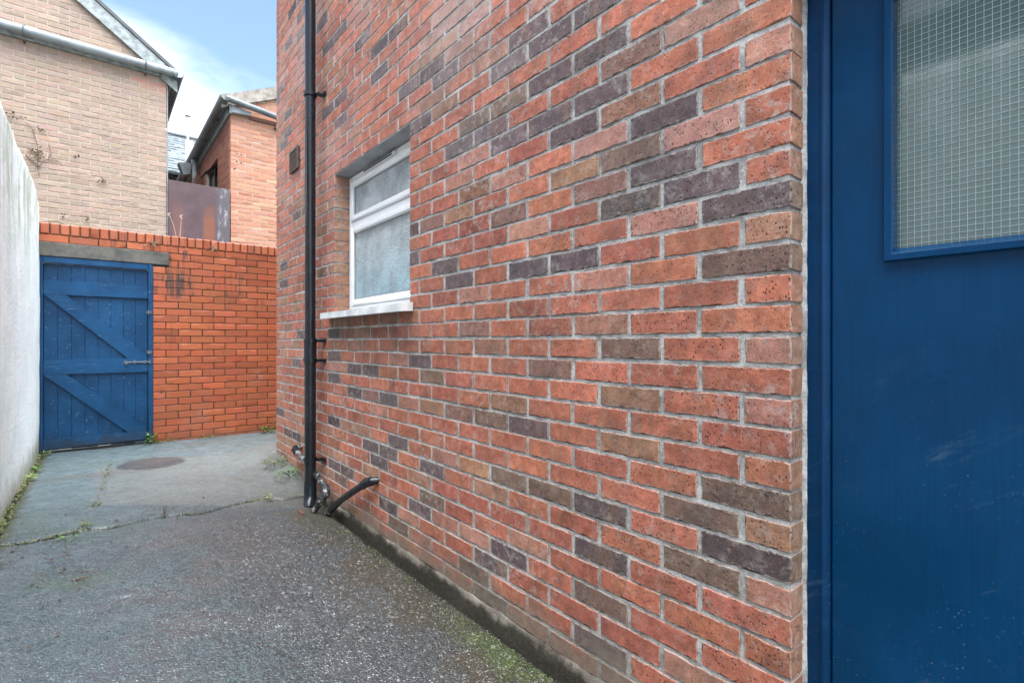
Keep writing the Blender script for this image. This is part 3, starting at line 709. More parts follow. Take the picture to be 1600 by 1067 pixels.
# body of the building behind the outer leaf
mb = MB()
XB = XW + 0.0075
mb.box(XB, XW + .30, WY1 + .0068, YE - .004, -1.35, ZT); mb.box(XB, XW + .30, YC + .0058, WY0 - .0068, -1.35, ZT)
mb.box(XB, XW + .30, WY0 - .006, WY1 + .006, -1.35, WZ0 - .004); mb.box(XB, XW + .30, WY0 - .006, WY1 + .006, WZ1 + .02, ZT)
mb.box(XB, XW + .30, -1.9, DY0, -1.35, ZT); mb.box(XB, XW + .30, DY0, YC + .0058, DZ1 + .01, ZT)
mb.build('inner_wall', M['mortar'], bld)
mb = MB(); mb.box(XW + .301, 6.0, -1.9, YE - .004, -1.3, ZT + .02); mb.build('building_body', M['concrete'], bld)
MB().box(XW - .04, 6.05, -1.95, YE + .04, ZT + .0225, ZT + .12, .01).build('roof_edge', M['concrete'], bld)
# mortar plinth at the foot
pv, pf = [], []
ysn = np.linspace(YC, 4.9, 220); prof = [(0.003, -1.103), (0.002, -1.112), (-0.001, -1.135), (-0.003, -1.165), (-0.005, -1.24)]
for i, yy in enumerate(ysn):
    for j, (dx, zz) in enumerate(prof):
        nz = mnoise.noise(Vector((yy * 7, j * .8, 0))) + .6 * mnoise.noise(Vector((yy * 23, j * 1.7, 4)))
        pv.append((XW + dx - (0.004 + .007 * nz if j else .002), yy, zz + (0.012 * nz if j < 3 else 0)))
for i in range(len(ysn) - 1):
    for j in range(len(prof) - 1):
        a = i * len(prof) + j; pf.append([a, a + 1, a + len(prof) + 1, a + len(prof)])
fixn(mk('plinth', pv, pf, M['mortar'], bld, smooth=True))

# ---- window
win = empty('window', (1.40, (WY0 + WY1) / 2, WZ0)); win.parent = bld; win.location = Vector((1.40, (WY0 + WY1) / 2, WZ0 + H)) - Vector(bld.location)
FX = 1.380; fz0, fz1 = 0.204, WZ1 - .006
def frame_ring(y0, y1, z0, z1, x0, x1, t, bev=0.006):
    m_ = MB()
    m_.box(x0, x1, y1 - t, y1, z0, z1, bev); m_.box(x0, x1, y0, y0 + t, z0, z1, bev)
    m_.box(x0 + .0007, x1 - .0007, y0 + t, y1 - t, z1 - t, z1, bev); m_.box(x0 + .0007, x1 - .0007, y0 + t, y1 - t, z0, z0 + t, bev)
    return m_
autosmooth(frame_ring(WY0 + .004, WY1 - .004, fz0, fz1, FX, FX + .07, 0.040).build('frame', M['upvc'], win))
MB().box(FX + .001, FX + .069, WY0 + .044, WY1 - .044, 0.778, 0.818, .005).build('transom', M['upvc'], win)
for (a, b) in ((0.8195, fz1 - .0415), (fz0 + .0415, 0.7765)):
    sash = frame_ring(WY0 + .0455, WY1 - .0455, a, b, FX - .012, FX + .05, 0.042 if a > .5 else 0.040, .009).build('sash', M['upvc'], win)
    autosmooth(sash)
    frame_ring(WY0 + .0855, WY1 - .0855, a + .040, b - .040, FX + .004, FX + .014, 0.007, .001).build('gasket', M['soffit'], sash)
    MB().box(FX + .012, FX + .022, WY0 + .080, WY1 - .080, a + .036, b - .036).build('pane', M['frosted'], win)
MB().box(FX - .0125, FX - .001, 2.76, 3.22, 1.1005, 1.1215, .004).build('trickle_vent', M['upvc'], win)
MB().box(FX - .016, FX - .0127, 2.78, 3.20, 1.104, 1.113).build('vent_slot', M['iron'], win)
MB().box(FX - .018, FX - .0127, 2.765, 2.785, 1.104, 1.120, .002).build('vent_end', M['upvc'], win)
# sill: a projecting nose with small end lugs, sloped on top
fnx = lambda a, b, d: (a, d, b)
msl = MB(); msl.prism([(1.208, 0.155), (1.2765, 0.158), (1.2765, 0.203), (1.208, 0.194)], 2.368, 3.565, fnx)
msl.prism([(1.2768, 0.1695), (1.40, 0.1695), (1.40, 0.2037), (1.2768, 0.203)], WY0 + .002, WY1 - .002, fnx)
msl.build('sill', M['sill'], win)
MB().box(XW + .006, XW + .15, WY0 + .001, WY1 - .001, WZ1 - .0045, WZ1 + .008).build('lintel_soffit', M['soffit'], win)
MB().box(XW + .1705, XW + .21, WY0 + .001, WY1 - .001, fz0, fz1).build('inner_blind', M['soffit'], win)

# ---- air brick vent
vt = empty('air_vent', (1.27, 4.355, 1.39)); vt.parent = bld; vt.location = Vector((1.27, 4.355, 1.39 + H)) - Vector(bld.location)
MB().box(XW - .006, XW - .0025, 4.25, 4.46, 1.395, 1.557).build('backing', M['timber'], vt)
fr = MB(); 
for a in ((4.243, 4.262, 1.388, 1.564), (4.448, 4.467, 1.388, 1.564)): fr.box(XW - .022, XW - .0015, *a, .003)
for a in ((4.262, 4.448, 1.388, 1.404), (4.262, 4.448, 1.548, 1.564)): fr.box(XW - .0215, XW - .002, *a, .003)
fr.build('frame', M['vent_frame'], vt)
for i in range(6): MB().box(XW - .018, XW - .007, 4.262, 4.448, 1.420 + i * .022, 1.428 + i * .022).build('slat', M['vent_frame'], vt)
for i in range(7): MB().box(XW - .0165, XW - .0075, 4.281 + i * .0235, 4.287 + i * .0235, 1.404, 1.548).build('slat', M['vent_frame'], vt)

# ---- nails left in the wall
for (px, py, dx, dz) in ((722, 161, -.03, -.012), (889, 56, -.035, -.015), (437, 347, -.03, -.01), (440, 366, -.03, -.01), (447, 343, -.03, -.012)):
    a, b = ray(px); t = XW / a; p = Vector((XW, b * t, (533 - py) * t / 800))
    MB().tube([p + Vector((.01, 0, 0)), p + Vector((dx, -.006, dz))], 0.0018, 6).build('nail', M['twig'], bld)

# ---- mortar fillet between brick and door frame
fv, ff = [], []
zz = np.linspace(-1.2, DZ1, 260)
for i, z in enumerate(zz):
    nz = mnoise.noise(Vector((0, 3.3, z * 19))) * .0035 + mnoise.noise(Vector((1, 3.3, z * 60))) * .0018
    fv += [(1.340 + nz, YC + .004, z), (1.3465 + nz, YC - .003 + nz * .5, z), (1.3515, YC - .0062 + nz * .7, z), (1.362, YC - .0065 + nz * .7, z)]
for i in range(len(zz) - 1):
    for j in range(3): a = i * 4 + j; ff.append([a, a + 4, a + 5, a + 1])
fixn(mk('mortar_fillet', fv, ff, M['mortar'], bld, smooth=True))

# ---- door
door = empty('door', (1.40, 0.04, -1.19)); door.parent = bld; door.location = Vector((1.40, 0.04, 0.0)) - Vector(bld.location)
DXF, DXL = 1.3525, 1.3675
jm = MB()
jm.prism([(DXF, YC - .0065), (DXF, .4845), (DXF - .003, .4825), (DXF - .003, .4775), (DXF + .002, .474), (DXF + .0055, .4655), (1.46, .4655), (1.46, YC - .0065)], -1.2, DZ1 - .002, lambda a, b, d: (a, b, d))
autosmooth(jm.build('frame_jamb', M['door_frame'], door), 50)
MB().box(DXF, 1.46, DY0 + .003, DY0 + .05, -1.2, DZ1 - .002, .003).build('frame_jamb', M['door_frame'], door)
MB().box(DXF + .001, 1.459, DY0 + .0505, .465, DZ1 - .05, DZ1 - .003, .003).build('frame_head', M['door_frame'], door)
MB().box(1.40, 1.459, DY0 + .0505, .465, -1.25, DZ1 - .055).build('stop', M['timber'], door)
GY0, GY1, GZ0, GZ1 = -0.235, 0.341, 0.193, 0.78
ly0, ly1, lz0, lz1 = DY0 + .053, .4625, -1.165, DZ1 - .053
leaf = MB()
leaf.box(DXL, DXL + .032, GY1 + .004, ly1, lz0, lz1, .0025); leaf.box(DXL, DXL + .032, ly0, GY0 - .004, lz0, lz1, .0025)
leaf.box(DXL + .00002, DXL + .0318, GY0 - .004, GY1 + .004, lz0, GZ0 - .004); leaf.box(DXL + .00002, DXL + .0318, GY0 - .004, GY1 + .004, GZ1 + .004, lz1)
leaf = MB()
# leaf as one plate with a glazed opening
def plate(x):
    ys_ = [ly0, GY0 - .003, GY1 + .003, ly1]; zs_ = [lz0, GZ0 - .003, GZ1 + .003, lz1]
    return [(x, a, b) for a in ys_ for b in zs_]
pf_ = []
for i in range(3):
    for j in range(3):
        if i == 1 and j == 1: continue
        a = i * 4 + j; pf_.append([a, a + 1, a + 5, a + 4])
leaf.add(plate(DXL) + plate(DXL + .031), pf_ + [[q + 16 for q in f[::-1]] for f in pf_] +
         [[0, 16, 17, 1], [1, 17, 18, 2], [2, 18, 19, 3], [12, 13, 29, 28], [13, 14, 30, 29], [14, 15, 31, 30], [5, 6, 22, 21], [9, 25, 26, 10], [5, 21, 25, 9], [6, 10, 26, 22], [3, 19, 23, 7], [7, 23, 27, 11], [11, 27, 31, 15], [0, 4, 20, 16], [4, 8, 24, 20], [8, 12, 28, 24]])
leaf.build('door_leaf', M['door'], door)
# mitred glazing beads: profile across the bead (w from the glass edge outwards, x)
BP = [(0.0, 1.3895), (0.0, 1.3545), (0.0018, 1.3530), (0.0145, 1.3530), (0.0165, 1.3560), (0.0165, DXL - .0004)]
def bead(side, sl=0.0):
    v = []; n = len(BP)
    for e in (0, 1):
        for (w, x) in BP:
            if side in 'LR':
                y = GY1 + w if side == 'L' else GY0 - w
                z = (GZ0 - w - .0) if e == 0 else GZ1 + w
                v.append((x, y, z))
            else:
                z = GZ0 - w if side == 'B' else GZ1 + w
                if side == 'B' and w == 0.0 and x > 1.37: z += sl
                y = (GY0 - w) if e == 0 else GY1 + w
                v.append((x, y, z))
    return MB().add(v, [[i, i + 1, i + 1 + n, i + n] for i in range(n - 1)] + [list(range(n)), list(range(2 * n - 1, n - 1, -1))])
for sd in 'LRBT': bead(sd, 0.014).build('glazing_bead', M['door'], door)
pane = MB().box(1.3915, 1.3975, GY0 - .002, GY1 + .002, GZ0 - .002, GZ1 + .002).build('pane', M['wired'], door)
wm = MB(); y = GY1 - .006
while y > GY0:
    wm.box(1.3906, 1.3914, y - .0004, y + .0004, GZ0 + .001, GZ1 - .001); y -= .01255
z = GZ0 + .008
while z < GZ1:
    wm.box(1.3900, 1.39055, GY0 + .001, GY1 - .001, z - .0004, z + .0004); z += .01255
wmo = wm.build('wire_mesh', M['wire'], pane, kind='stuff')
MB().box(1.40, 1.42, DY0 + .06, -.36, -0.15, -.05, .004).build('lock_plate', M['steel'], door)

# ------------------------------------------------------------------ white boundary wall
XL = -0.395
vv, ff = [], []
ysw = np.concatenate([np.linspace(-5, 2.2, 20), np.linspace(2.3, 6.585, 170)])
zpro = [(0, z) for z in np.linspace(-1.25, 1.29, 52)] + [(-.005, 1.325), (-.02, 1.35), (-.06, 1.366), (-.15, 1.370), (-.20, 1.355), (-.225, 1.30), (-.225, -1.25)]
for yy in ysw:
    drop = 0.09 * max(0.0, (yy - 6.15) / .43) ** 2 - 0.05 * min(1.0, max(0.0, (yy - 3.9) / 2.2))
    for j, (dx, z) in enumerate(zpro):
        k = max(0, (z - 1.0)) / .3
        nn = .008 * mnoise.noise(Vector((yy * 1.1, z * 1.3, 0))) + .0042 * mnoise.noise(Vector((yy * 5, z * 5, 3))) + .0012 * mnoise.noise(Vector((yy * 19, z * 19, 6)))
        vv.append((XL + dx + nn, yy, z + (-drop * min(1, k) + .008 * mnoise.noise(Vector((yy * 3, 7, 1))) if z > 1.1 else 0)))
n = len(zpro)
for i in range(len(ysw) - 1):
    for j in range(n - 1): a = i * n + j; ff.append([a, a + n, a + n + 1, a + 1])
ff.append(list(range(n))); ff.append([(len(ysw) - 1) * n + j for j in range(n - 1, -1, -1)])
o = mk('boundary_wall', vv, ff, M['render'], smooth=True); fixn(o)
tag(o, 'white painted rendered wall streaked with green algae along the left of the yard', 'wall')

# ------------------------------------------------------------------ red brick wall with the gate
YG = 6.60
gw = empty('red_brick_wall', (1.0, YG + .11, -1.1))
tag(gw, 'orange-red brick wall with brick-on-edge coping at the end of the yard', 'wall')
GX0, GX1 = -0.395, 0.49
specs = []
PR = 0.0741
for mrow in range(-20, 11):
    v1 = .279 + PR * mrow - .0035; v0 = v1 - PR + .007
    x0 = GX1
    if mrow >= 10: x0 = -0.62
    elif mrow >= 8: x0 = .630
    if mrow == 10: v1, v0 = 1.0235, .955
    if mrow == 9: v1 = .9465
    if v1 < -1.2: continue
    off = GX1 if mrow % 2 == 0 else GX1 + .1124
    for u0, u1, k in rowfill([(x0, 2.45)], off, .2248, .0075, .04):
        c = vary((0.37, 0.088, 0.032), .10, .05)
        if random.random() < .08: c = vary((0.36, 0.09, 0.04), .1, .05)
        specs.append((u0, u1, v0, v1, c))
lay(gw, M['red'], specs, (0, YG, 0), (1, 0, 0), (0, 0, 1), (0, 1, 0), .1, .0008, .0022, .0006)
cs = []
x = -.62
while x < 2.4:
    cs.append((x, x + .0672, 1.0285, 1.134 + random.gauss(0, .0025), vary((0.38, 0.098, 0.040), .12, .06))); x += .0748
lay(gw, M['red'], cs, (0, YG - .006, 0), (1, 0, 0), (0, 0, 1), (0, 1, 0), .235, .0012, .0075, .0012, name='coping_brick')
mb = MB(); mb.box(GX1 + .001, 2.45, YG + .004, YG + .22, -1.3, .82); mb.box(.631, 2.45, YG + .0042, YG + .2198, .82, .952); mb.box(-.62, 2.45, YG + .0044, YG + .2196, .952, 1.128)
mb.build('mortar', M['dark_mortar'], gw)
# stone lintel
lv = MB().box(-.62, .6285, YG - .012, YG + .20, .8155, .9505, .006).build('lintel', M['stone'], gw)

gate = empty('wooden_gate', (0.05, YG + .05, -1.1))
tag(gate, 'weathered blue ledged and braced plank gate in the red brick wall', 'gate')
fy0 = YG - .004
MB().box(GX0 - .05, -.372, fy0, fy0 + .07, -1.12, .8135, .004).build('gate_post', M['gate'], gate)
MB().box(.447, .488, fy0, fy0 + .07, -1.12, .8135, .004).build('gate_post', M['gate'], gate)
MB().box(-.3715, .4465, fy0 + .001, fy0 + .069, .7535, .813, .004).build('head_rail', M['gate_rail'], gate)
by = YG + .034
x = -.369; nbd = 8; bw = (.443 + .369) / nbd
for i in range(nbd):
    MB().box(x + .0007, x + bw - .0007, by + random.uniform(-.0012, .0012), by + .022, -1.05 + random.uniform(-.006, .006), .7505, .0014).build('plank', M['gate'], gate); x += bw
fl = lambda a, b, d: (a, d, b)
def rail(z0, z1, nm, x0=-.3685, x1=.4425, sag=0.0):
    m_ = MB(); m_.prism([(x0, z0), (x1, z0 + sag), (x1, z1 + sag), (x0, z1)], by - .026, by - .0015, fl); m_.build(nm, M['gate_rail'], gate)
rail(.452, .586, 'ledge'); rail(-.318, -.173, 'ledge'); rail(-1.035, -.945, 'ledge', sag=.012)
for (zt, zb) in ((.451, -.1725), (-.319, -.934)):
    MB().prism([(-.368, zt), (-.205, zt), (.435, zb + .03), (.435, zb), (.275, zb)], by - .0255, by - .0015, fl).build('brace', M['gate_rail'], gate)
bt = MB().tube([(.24, by - .038, -.215), (.455, by - .038, -.215)], .0075, 8); bt.tube([(.265, by - .038, -.215), (.265, by - .06, -.235)], .006, 6)
bolt = bt.build('barrel_bolt', M['steel'], gate)
for xx in (.255, .33, .415, .462): MB().box(xx - .009, xx + .009, by - .050 if xx < .45 else fy0 - .016, by - .027 if xx < .45 else fy0 - .0005, -.232, -.198, .002).build('bolt_staple', M['steel'], bolt)
for zz_ in (.305, -.115): 
    MB().box(.432, .476, fy0 - .010, fy0 - .0008, zz_ - .012, zz_ + .014, .002).build('hinge', M['steel'], gate)
    MB().tube([(.452, fy0 - .016, zz_ - .02), (.452, fy0 - .016, zz_ + .02)], .008, 8).build('hinge', M['steel'], gate)
MB().box(-.40, .47, by + .0225, by + .03, -1.05, .75).build('added_light_stop', M['gate'], gate)  # added sheet that stops light showing through between the planks
MB().box(-.37, .444, by + .002, by + .018, -1.16, -1.0565).build('gap_shade_strip', M['timber'], gate)  # dark strip standing in for the shaded gap under the gate

# ------------------------------------------------------------------ buff gable house
YH = 9.40
bh = empty('buff_brick_house', (-1.27, 12.0, -1.1))
tag(bh, 'pale buff brick gable house with a grey gutter across it, behind the white wall', 'house')
BX1, BXA, SL = .865, -1.30, .745
def gable(x): return 4.60 - SL * (x if x > BXA else 2 * BXA - x)
specs = []
for n in range(16, 80):
    v1 = .02 + .075 * n - .003; v0 = v1 - .066
    lim = []
    xr = min(BX1, (4.70 - v1) / SL); xl = 2 * BXA - xr
    if xr < BXA + .2: continue
    for u0, u1, k in rowfill([(xl, xr)], BX1 - (.1125 if n % 2 else 0) + .0045, .225, .0095, .04):
        c = random.choice(((0.285, 0.212, 0.160), (0.315, 0.235, 0.178), (0.265, 0.204, 0.158), (0.315, 0.224, 0.168)))
        c = vary(c, .05, .03)
        if 3.78 < v1 < 3.95 and u1 > .55: c = vary((0.42, 0.215, 0.16), .05, .03)
        specs.append((u0, u1, v0, v1, c))
lay(bh, M['buff'], specs, (0, YH, 0), (1, 0, 0), (0, 0, 1), (0, 1, 0), .1, .0012, .003, .0009)
fyx = lambda a, b, d: (a, d, b)
xl0 = 2 * BXA - BX1
MB().prism([(xl0 + .002, -1.2), (BX1 - .002, -1.2), (BX1 - .002, gable(BX1) + .08), (BXA, gable(BXA) + .08), (xl0 + .002, gable(xl0) + .08)], YH + .0045, 15.0, fyx).build('wall_body', M['buff_mortar'], bh)
def slope_board(x0, x1, zo0, zo1, y0, y1, f):
    return MB().prism([(x0, f(x0) + zo0), (x1, f(x1) + zo0), (x1, f(x1) + zo1), (x0, f(x0) + zo1)], y0, y1, fyx)
for sgn in (1, -1):
    x1_ = 1.0 if sgn == 1 else 2 * BXA - 1.0
    g_ = gable
    slope_board(BXA, x1_, .012, .235, YH - .055, YH - .02, g_).build('bargeboard', M['barge'], bh)
    slope_board(BXA, x1_ + .01 * sgn, .245, .30, YH - .07, 15.1, g_).build('roof_slope', M['roof'], bh)
slope_board(.80, 1.0, -.03, .0115, YH - .05, YH - .012, gable).build('eave_foot', M['barge'], bh)
# gutter across the gable, the eaves gutter and its fascia
def gutter(p0, p1, r, name, mat, parent, n=10, lip=True):
    p0, p1 = Vector(p0), Vector(p1); d = (p1 - p0).normalized(); sd = d.cross(Vector((0, 0, 1))).normalized()
    pr = [(math.cos(math.pi + math.pi * k / n) * r, math.sin(math.pi + math.pi * k / n) * r) for k in range(n + 1)]
    pr += [(a * .9, b * .9 + .0) for a, b in pr[::-1]]
    v = [p0 + sd * a + Vector((0, 0, b)) for a, b in pr] + [p1 + sd * a + Vector((0, 0, b)) for a, b in pr]; m_ = len(pr)
    o = MB().add(v, [[i, (i + 1) % m_, (i + 1) % m_ + m_, i + m_] for i in range(m_)] + [list(range(m_)), list(range(2 * m_ - 1, m_ - 1, -1))]).build(name, mat, parent)
    return autosmooth(o, 50)
pg = MB().tube([(-3.4, YH - .125, 4.105), (.99, YH - .125, 4.075)], .058, 16).build('gutter', M['pale_gutter'], bh); autosmooth(pg, 60)
MB().box(-3.4, .80, YH - .055, YH - .010, 4.005, 4.055).build('gutter_board', M['barge'], bh)
for x_ in (-2.6, -1.7, -.71, .22 + .38):
    MB().tube([(x_, YH - .125 + .071 * math.cos(t), 4.09 + .071 * math.sin(t)) for t in np.linspace(-.2, 2 * math.pi - .4, 16)], .008, 6).build('gutter_bracket', M['gutter'], bh)
    MB().box(x_ - .012, x_ + .012, YH - .10, YH - .012, 3.965, 3.985).build('gutter_bracket', M['twig'], bh)
gutter((1.0, YH - .19, 4.07), (1.0, 15.0, 4.02), .075, 'eaves_gutter', M['gutter'], bh)
MB().box(.905, .93, YH - .02, 15.0, 3.90, 4.08).build('fascia', M['barge'], bh)
MB().box(BX1 - .001, .904, YH + .0, 15.0, 3.93, 3.95).build('soffit', M['soffit'], bh)
MB().tube([(BX1 + .012, YH + .01, -1.1), (BX1 + .012, YH + .01, 3.92)], .008, 6).build('corner_cable', M['soffit'], bh)

# ------------------------------------------------------------------ orange brick house
OX = 1.739
oh = empty('orange_brick_house', (3.7, 12.0, -1.1))
tag(oh, 'orange brick house with dark eaves gutter, right of the rusty sheet', 'house')
def vg(x): return 3.93 + .47 * ((x if x < 3.7 else 7.4 - x) - 2.011)
specs = []
for n in range(14, 72):
    v1 = .015 + .0705 * n - .003; v0 = v1 - .063
    xl = max(OX, 2.011 + (v1 - 3.98) / .47)
    if xl > 3.5: continue
    for u0, u1, k in rowfill([(xl, 7.4 - xl)], OX + (.1125 if n % 2 else 0) - .0045, .225, .009, .04):
        c = vary(random.choice(((0.46, 0.215, 0.130), (0.50, 0.24, 0.145), (0.42, 0.18, 0.11), (0.44, 0.225, 0.15))), .05, .03)
        specs.append((u0, u1, v0, v1, c))
lay(oh, M['orange'], specs, (0, YH, 0), (1, 0, 0), (0, 0, 1), (0, 1, 0), .1, .0012, .003, .0009)
WYA, WYB, WA, WB = 10.55, 11.75, 2.55, 3.35
specs = []
for n in range(14, 53):
    v1 = .015 + .0705 * n - .003; v0 = v1 - .063
    sg = [(YH + .1, 15.0)]
    if WA < (v0 + v1) / 2 < WB: sg = cut(sg, [(WYA, WYB)])
    for u0, u1, k in rowfill(sg, YH + (.1 if n % 2 else .21), .225, .009, .04):
        specs.append((u0, u1, v0, v1, vary((0.26, 0.105, 0.075), .12, .04)))
lay(oh, M['orange'], specs, (OX, 0, 0), (0, 1, 0), (0, 0, 1), (1, 0, 0), .1, .0012, .003, .0009, limit=0)
mb = MB(); mb.prism([(OX + .006, -1.2), (5.66, -1.2), (5.66, vg(5.66) + .09), (3.7, vg(3.7) + .09), (OX + .006, vg(OX) + .06)], YH + .0045, YH + .3, fyx)
mb.box(OX + .006, OX + .25, YH + .301, WYA, -1.2, 3.8); mb.box(OX + .006, OX + .25, WYB, 15.0, -1.2, 3.8); mb.box(OX + .006, OX + .25, WYA, WYB, -1.2, WA); mb.box(OX + .006, OX + .25, WYA, WYB, WB, 3.8)
mb.build('wall_body', M['buff_mortar'], oh)
ww = empty('window', (OX + .1, 11.1, WA)); ww.parent = oh; ww.location = Vector((OX + .1, 11.1, WA + H)) - Vector(oh.location)
frame_ring(WYA + .002, WYB - .002, WA + .002, WB - .002, OX + .05, OX + .11, .06).build('frame', M['timber'], ww)
MB().box(OX + .052, OX + .108, 11.12, 11.17, WA + .062, WB - .062).build('mullion', M['timber'], ww)
MB().box(OX + .075, OX + .085, WYA + .05, WYB - .05, WA + .05, WB - .05).build('pane', M['dark_glass'], ww)
sashy = MB().add([(OX + .04, WYA + .07, WB - .07), (OX + .04, 11.1, WB - .07), (OX - .20, 11.1, WB - .32), (OX - .20, WYA + .07, WB - .32),
                  (OX + .06, WYA + .07, WB - .05), (OX + .06, 11.1, WB - .05), (OX - .18, 11.1, WB - .30), (OX - .18, WYA + .07, WB - .30)],
                 [[0, 1, 2, 3], [4, 7, 6, 5], [0, 4, 5, 1], [1, 5, 6, 2], [2, 6, 7, 3], [3, 7, 4, 0]]).build('open_sash', M['gutter'], ww)
MB().prism([(1.60, vg(1.60) + .03), (3.7, vg(3.7) + .03), (3.7, vg(3.7) + .235), (1.60, vg(1.60) + .235)], YH - .06, YH - .02, fyx).build('verge', M['verge'], oh)
MB().prism([(5.8, vg(5.8) + .03), (3.7, vg(3.7) + .03), (3.7, vg(3.7) + .235), (5.8, vg(5.8) + .235)], YH - .06, YH - .02, fyx).build('verge', M['verge'], oh)
MB().prism([(1.58, vg(1.58) + .19), (3.7, vg(3.7) + .19), (5.8, vg(5.8) + .19), (5.8, vg(5.8) + .25), (3.7, vg(3.7) + .25), (1.58, vg(1.58) + .25)], YH - .02, 15.0, fyx).build('roof_slope', M['roof'], oh)
gutter((1.625, YH - .24, 3.895), (1.625, 15.0, 3.84), .070, 'eaves_gutter', M['gutter'], oh)
MB().tube([(1.64, YH - .16, 3.895), (2.5, YH - .13, 3.80), (4.2, YH - .13, 3.74)], .050, 12).build('gutter', M['gutter'], oh)
for y_ in (10.1, 11.2, 12.4, 13.6): MB().tube([(1.625 + .075 * math.cos(t), y_, 3.89 - .008 * (y_ - 9.2) + .075 * math.sin(t)) for t in np.linspace(math.pi, 2 * math.pi, 10)], .009, 6).build('gutter_bracket', M['gutter'], oh)
MB().box(1.70, 1.737, YH - .10, 15.0, 3.70, 3.84).build('fascia', M['pale_gutter'], oh)
MB().prism([(1.70, 3.715), (2.02, 3.735), (2.02, 3.79), (1.70, 3.83)], YH - .10, YH - .012, fyx).build('eave_box', M['pale_gutter'], oh)
MB().box(2.02, 2.44, YH - .03, YH - .008, 3.70, 3.76).build('cable_strip', M['orange'], oh)
MB().box(2.40, 2.44, YH - .11, YH - .012, 3.63, 3.66).build('gutter_bracket', M['twig'], oh)
hp = atY(291, 266, 12.6)
MB().prism([(hp.x - .15, hp.z + .10), (hp.x + .09, hp.z + .13), (hp.x + .05, hp.z - .10), (hp.x - .06, hp.z - .14)], 12.45, 12.7, fyx).build('hopper', M['gutter'], oh)
MB().tube([atY(303, 250, 12.5), atY(304, 270, 12.5), atY(307, 300, 12.5)], .055, 10).build('downpipe', M['pale_gutter'], oh)
MB().box(1.60, 1.737, 12.0, 12.35, -1.1, 3.35).build('brick_pier', M['orange'], oh)
for (px, py) in ((370, 240), (377, 241.5), (370, 252), (377, 254), (366, 264)):
    p = atY(px, py, YH); MB().tube([p + Vector((0, -.0035, 0)), p + Vector((0, .01, 0))], .012, 8).build('drill_hole', M['timber'], oh)

# ------------------------------------------------------------------ rusty sheet, slate house, flue
o = MB().box(.885, 1.722, YH - .03, YH - .012, -1.1, 2.47, .003).build('metal_sheet', M['rust'])
tag(o, 'purple-brown rusty metal sheet closing the gap between the two houses', 'metal sheet')
sh = empty('slate_house', (1.7, 18, -1.1)); tag(sh, 'distant house with a pale grey slate roof beyond the rusty sheet', 'house')
r0, r1 = atY(282, 274, 16.0), atY(282, 213, 18.6)
MB().box(-1.5, 6.5, 16.2, 21.0, -1.2, r0.z - .05).build('wall', M['orange'], sh)
MB().prism([(16.0, r0.z - .06), (18.6, r1.z - .06), (21.2, r0.z - .06)], -1.6, 6.6, lambda a, b, d: (d, a, b)).build('roof', M['roof'], sh)
sl = MB(); nrow = 17
for i in range(nrow):
    t0, t1 = i / nrow, min(1, (i + 1.12) / nrow)
    y0, y1 = lerp(15.96, 18.6, t0), lerp(15.96, 18.6, t1); z0, z1 = lerp(r0.z - .02, r1.z, t0), lerp(r0.z - .02, r1.z, t1)
    for k in range(18):
        x0 = -.2 + k * .255 + (.127 if i % 2 else 0); e = random.uniform(-.006, .02)
        sl.add([(x0, y0, z0 + e), (x0 + .25, y0, z0 + e + random.uniform(0, .012)), (x0 + .25, y1, z1 - .012), (x0, y1, z1 - .012),
                (x0, y0, z0 + e + .018), (x0 + .25, y0, z0 + e + .022), (x0 + .25, y1, z1 + .004), (x0, y1, z1 + .004)],
               [[0, 1, 5, 4], [4, 5, 6, 7], [1, 2, 6, 5], [0, 4, 7, 3], [2, 3, 7, 6]])
sl.build('slates', M['slate'], sh, kind='stuff')
MB().box(-1.6, 6.6, 18.5, 18.7, r1.z - .03, r1.z + .05, .02).build('ridge', M['gutter'], sh)
gutter((-1.6, 15.9, r0.z + .03), (6.6, 15.9, r0.z + .03), .07, 'gutter', M['gutter'], sh)
fb = atY(296, 255, 14.5); ft = atY(296, 221, 14.5); ftt = atY(293.5, 182, 14.5)
fl_ = empty('flue_mast', (fb.x, 14.5, -1.1)); tag(fl_, 'white vertical flue with a thin capped rod on top, in front of the slate roof', 'flue')
MB().tube([(fb.x, 14.5, -1.1), (ft.x, 14.5, ft.z)], .085, 14).build('flue_pipe', M['flue'], fl_, smooth=False)
MB().tube([(ftt.x, 14.5, ft.z - .02), (ftt.x, 14.5, ftt.z)], .022, 8).build('rod', M['flue'], fl_)
MB().tube([(ftt.x, 14.5, ftt.z), (ftt.x, 14.5, ftt.z + .02), (ftt.x, 14.5, ftt.z + .05)], .06, 10, radii=[.065, .06, .015]).build('cap', M['gutter'], fl_)

# ------------------------------------------------------------------ house over the white wall, seen only mirrored in the door glass
nh = empty('neighbour_house', (-6.5, 0, -1.1)); tag(nh, 'dark brown house beyond the white wall, seen mirrored in the wired door glass', 'house')
M['brown'] = plain('brown_render', (0.085, 0.062, 0.05, 1), 0.85, 0.25, 4, 0.3, 40)
MB().box(-9, -4.6, -4.5, 4.2, -1.2, 3.7).build('wall', M['brown'], nh)
MB().prism([(-4.35, 3.62), (-6.8, 5.4), (-9.3, 3.62)], -4.8, 4.5, lambda a, b, d: (a, d, b)).build('roof', M['roof'], nh)
MB().box(-4.6, -4.57, .2, 1.3, .9, 2.1).build('window', M['dark_glass'], nh)

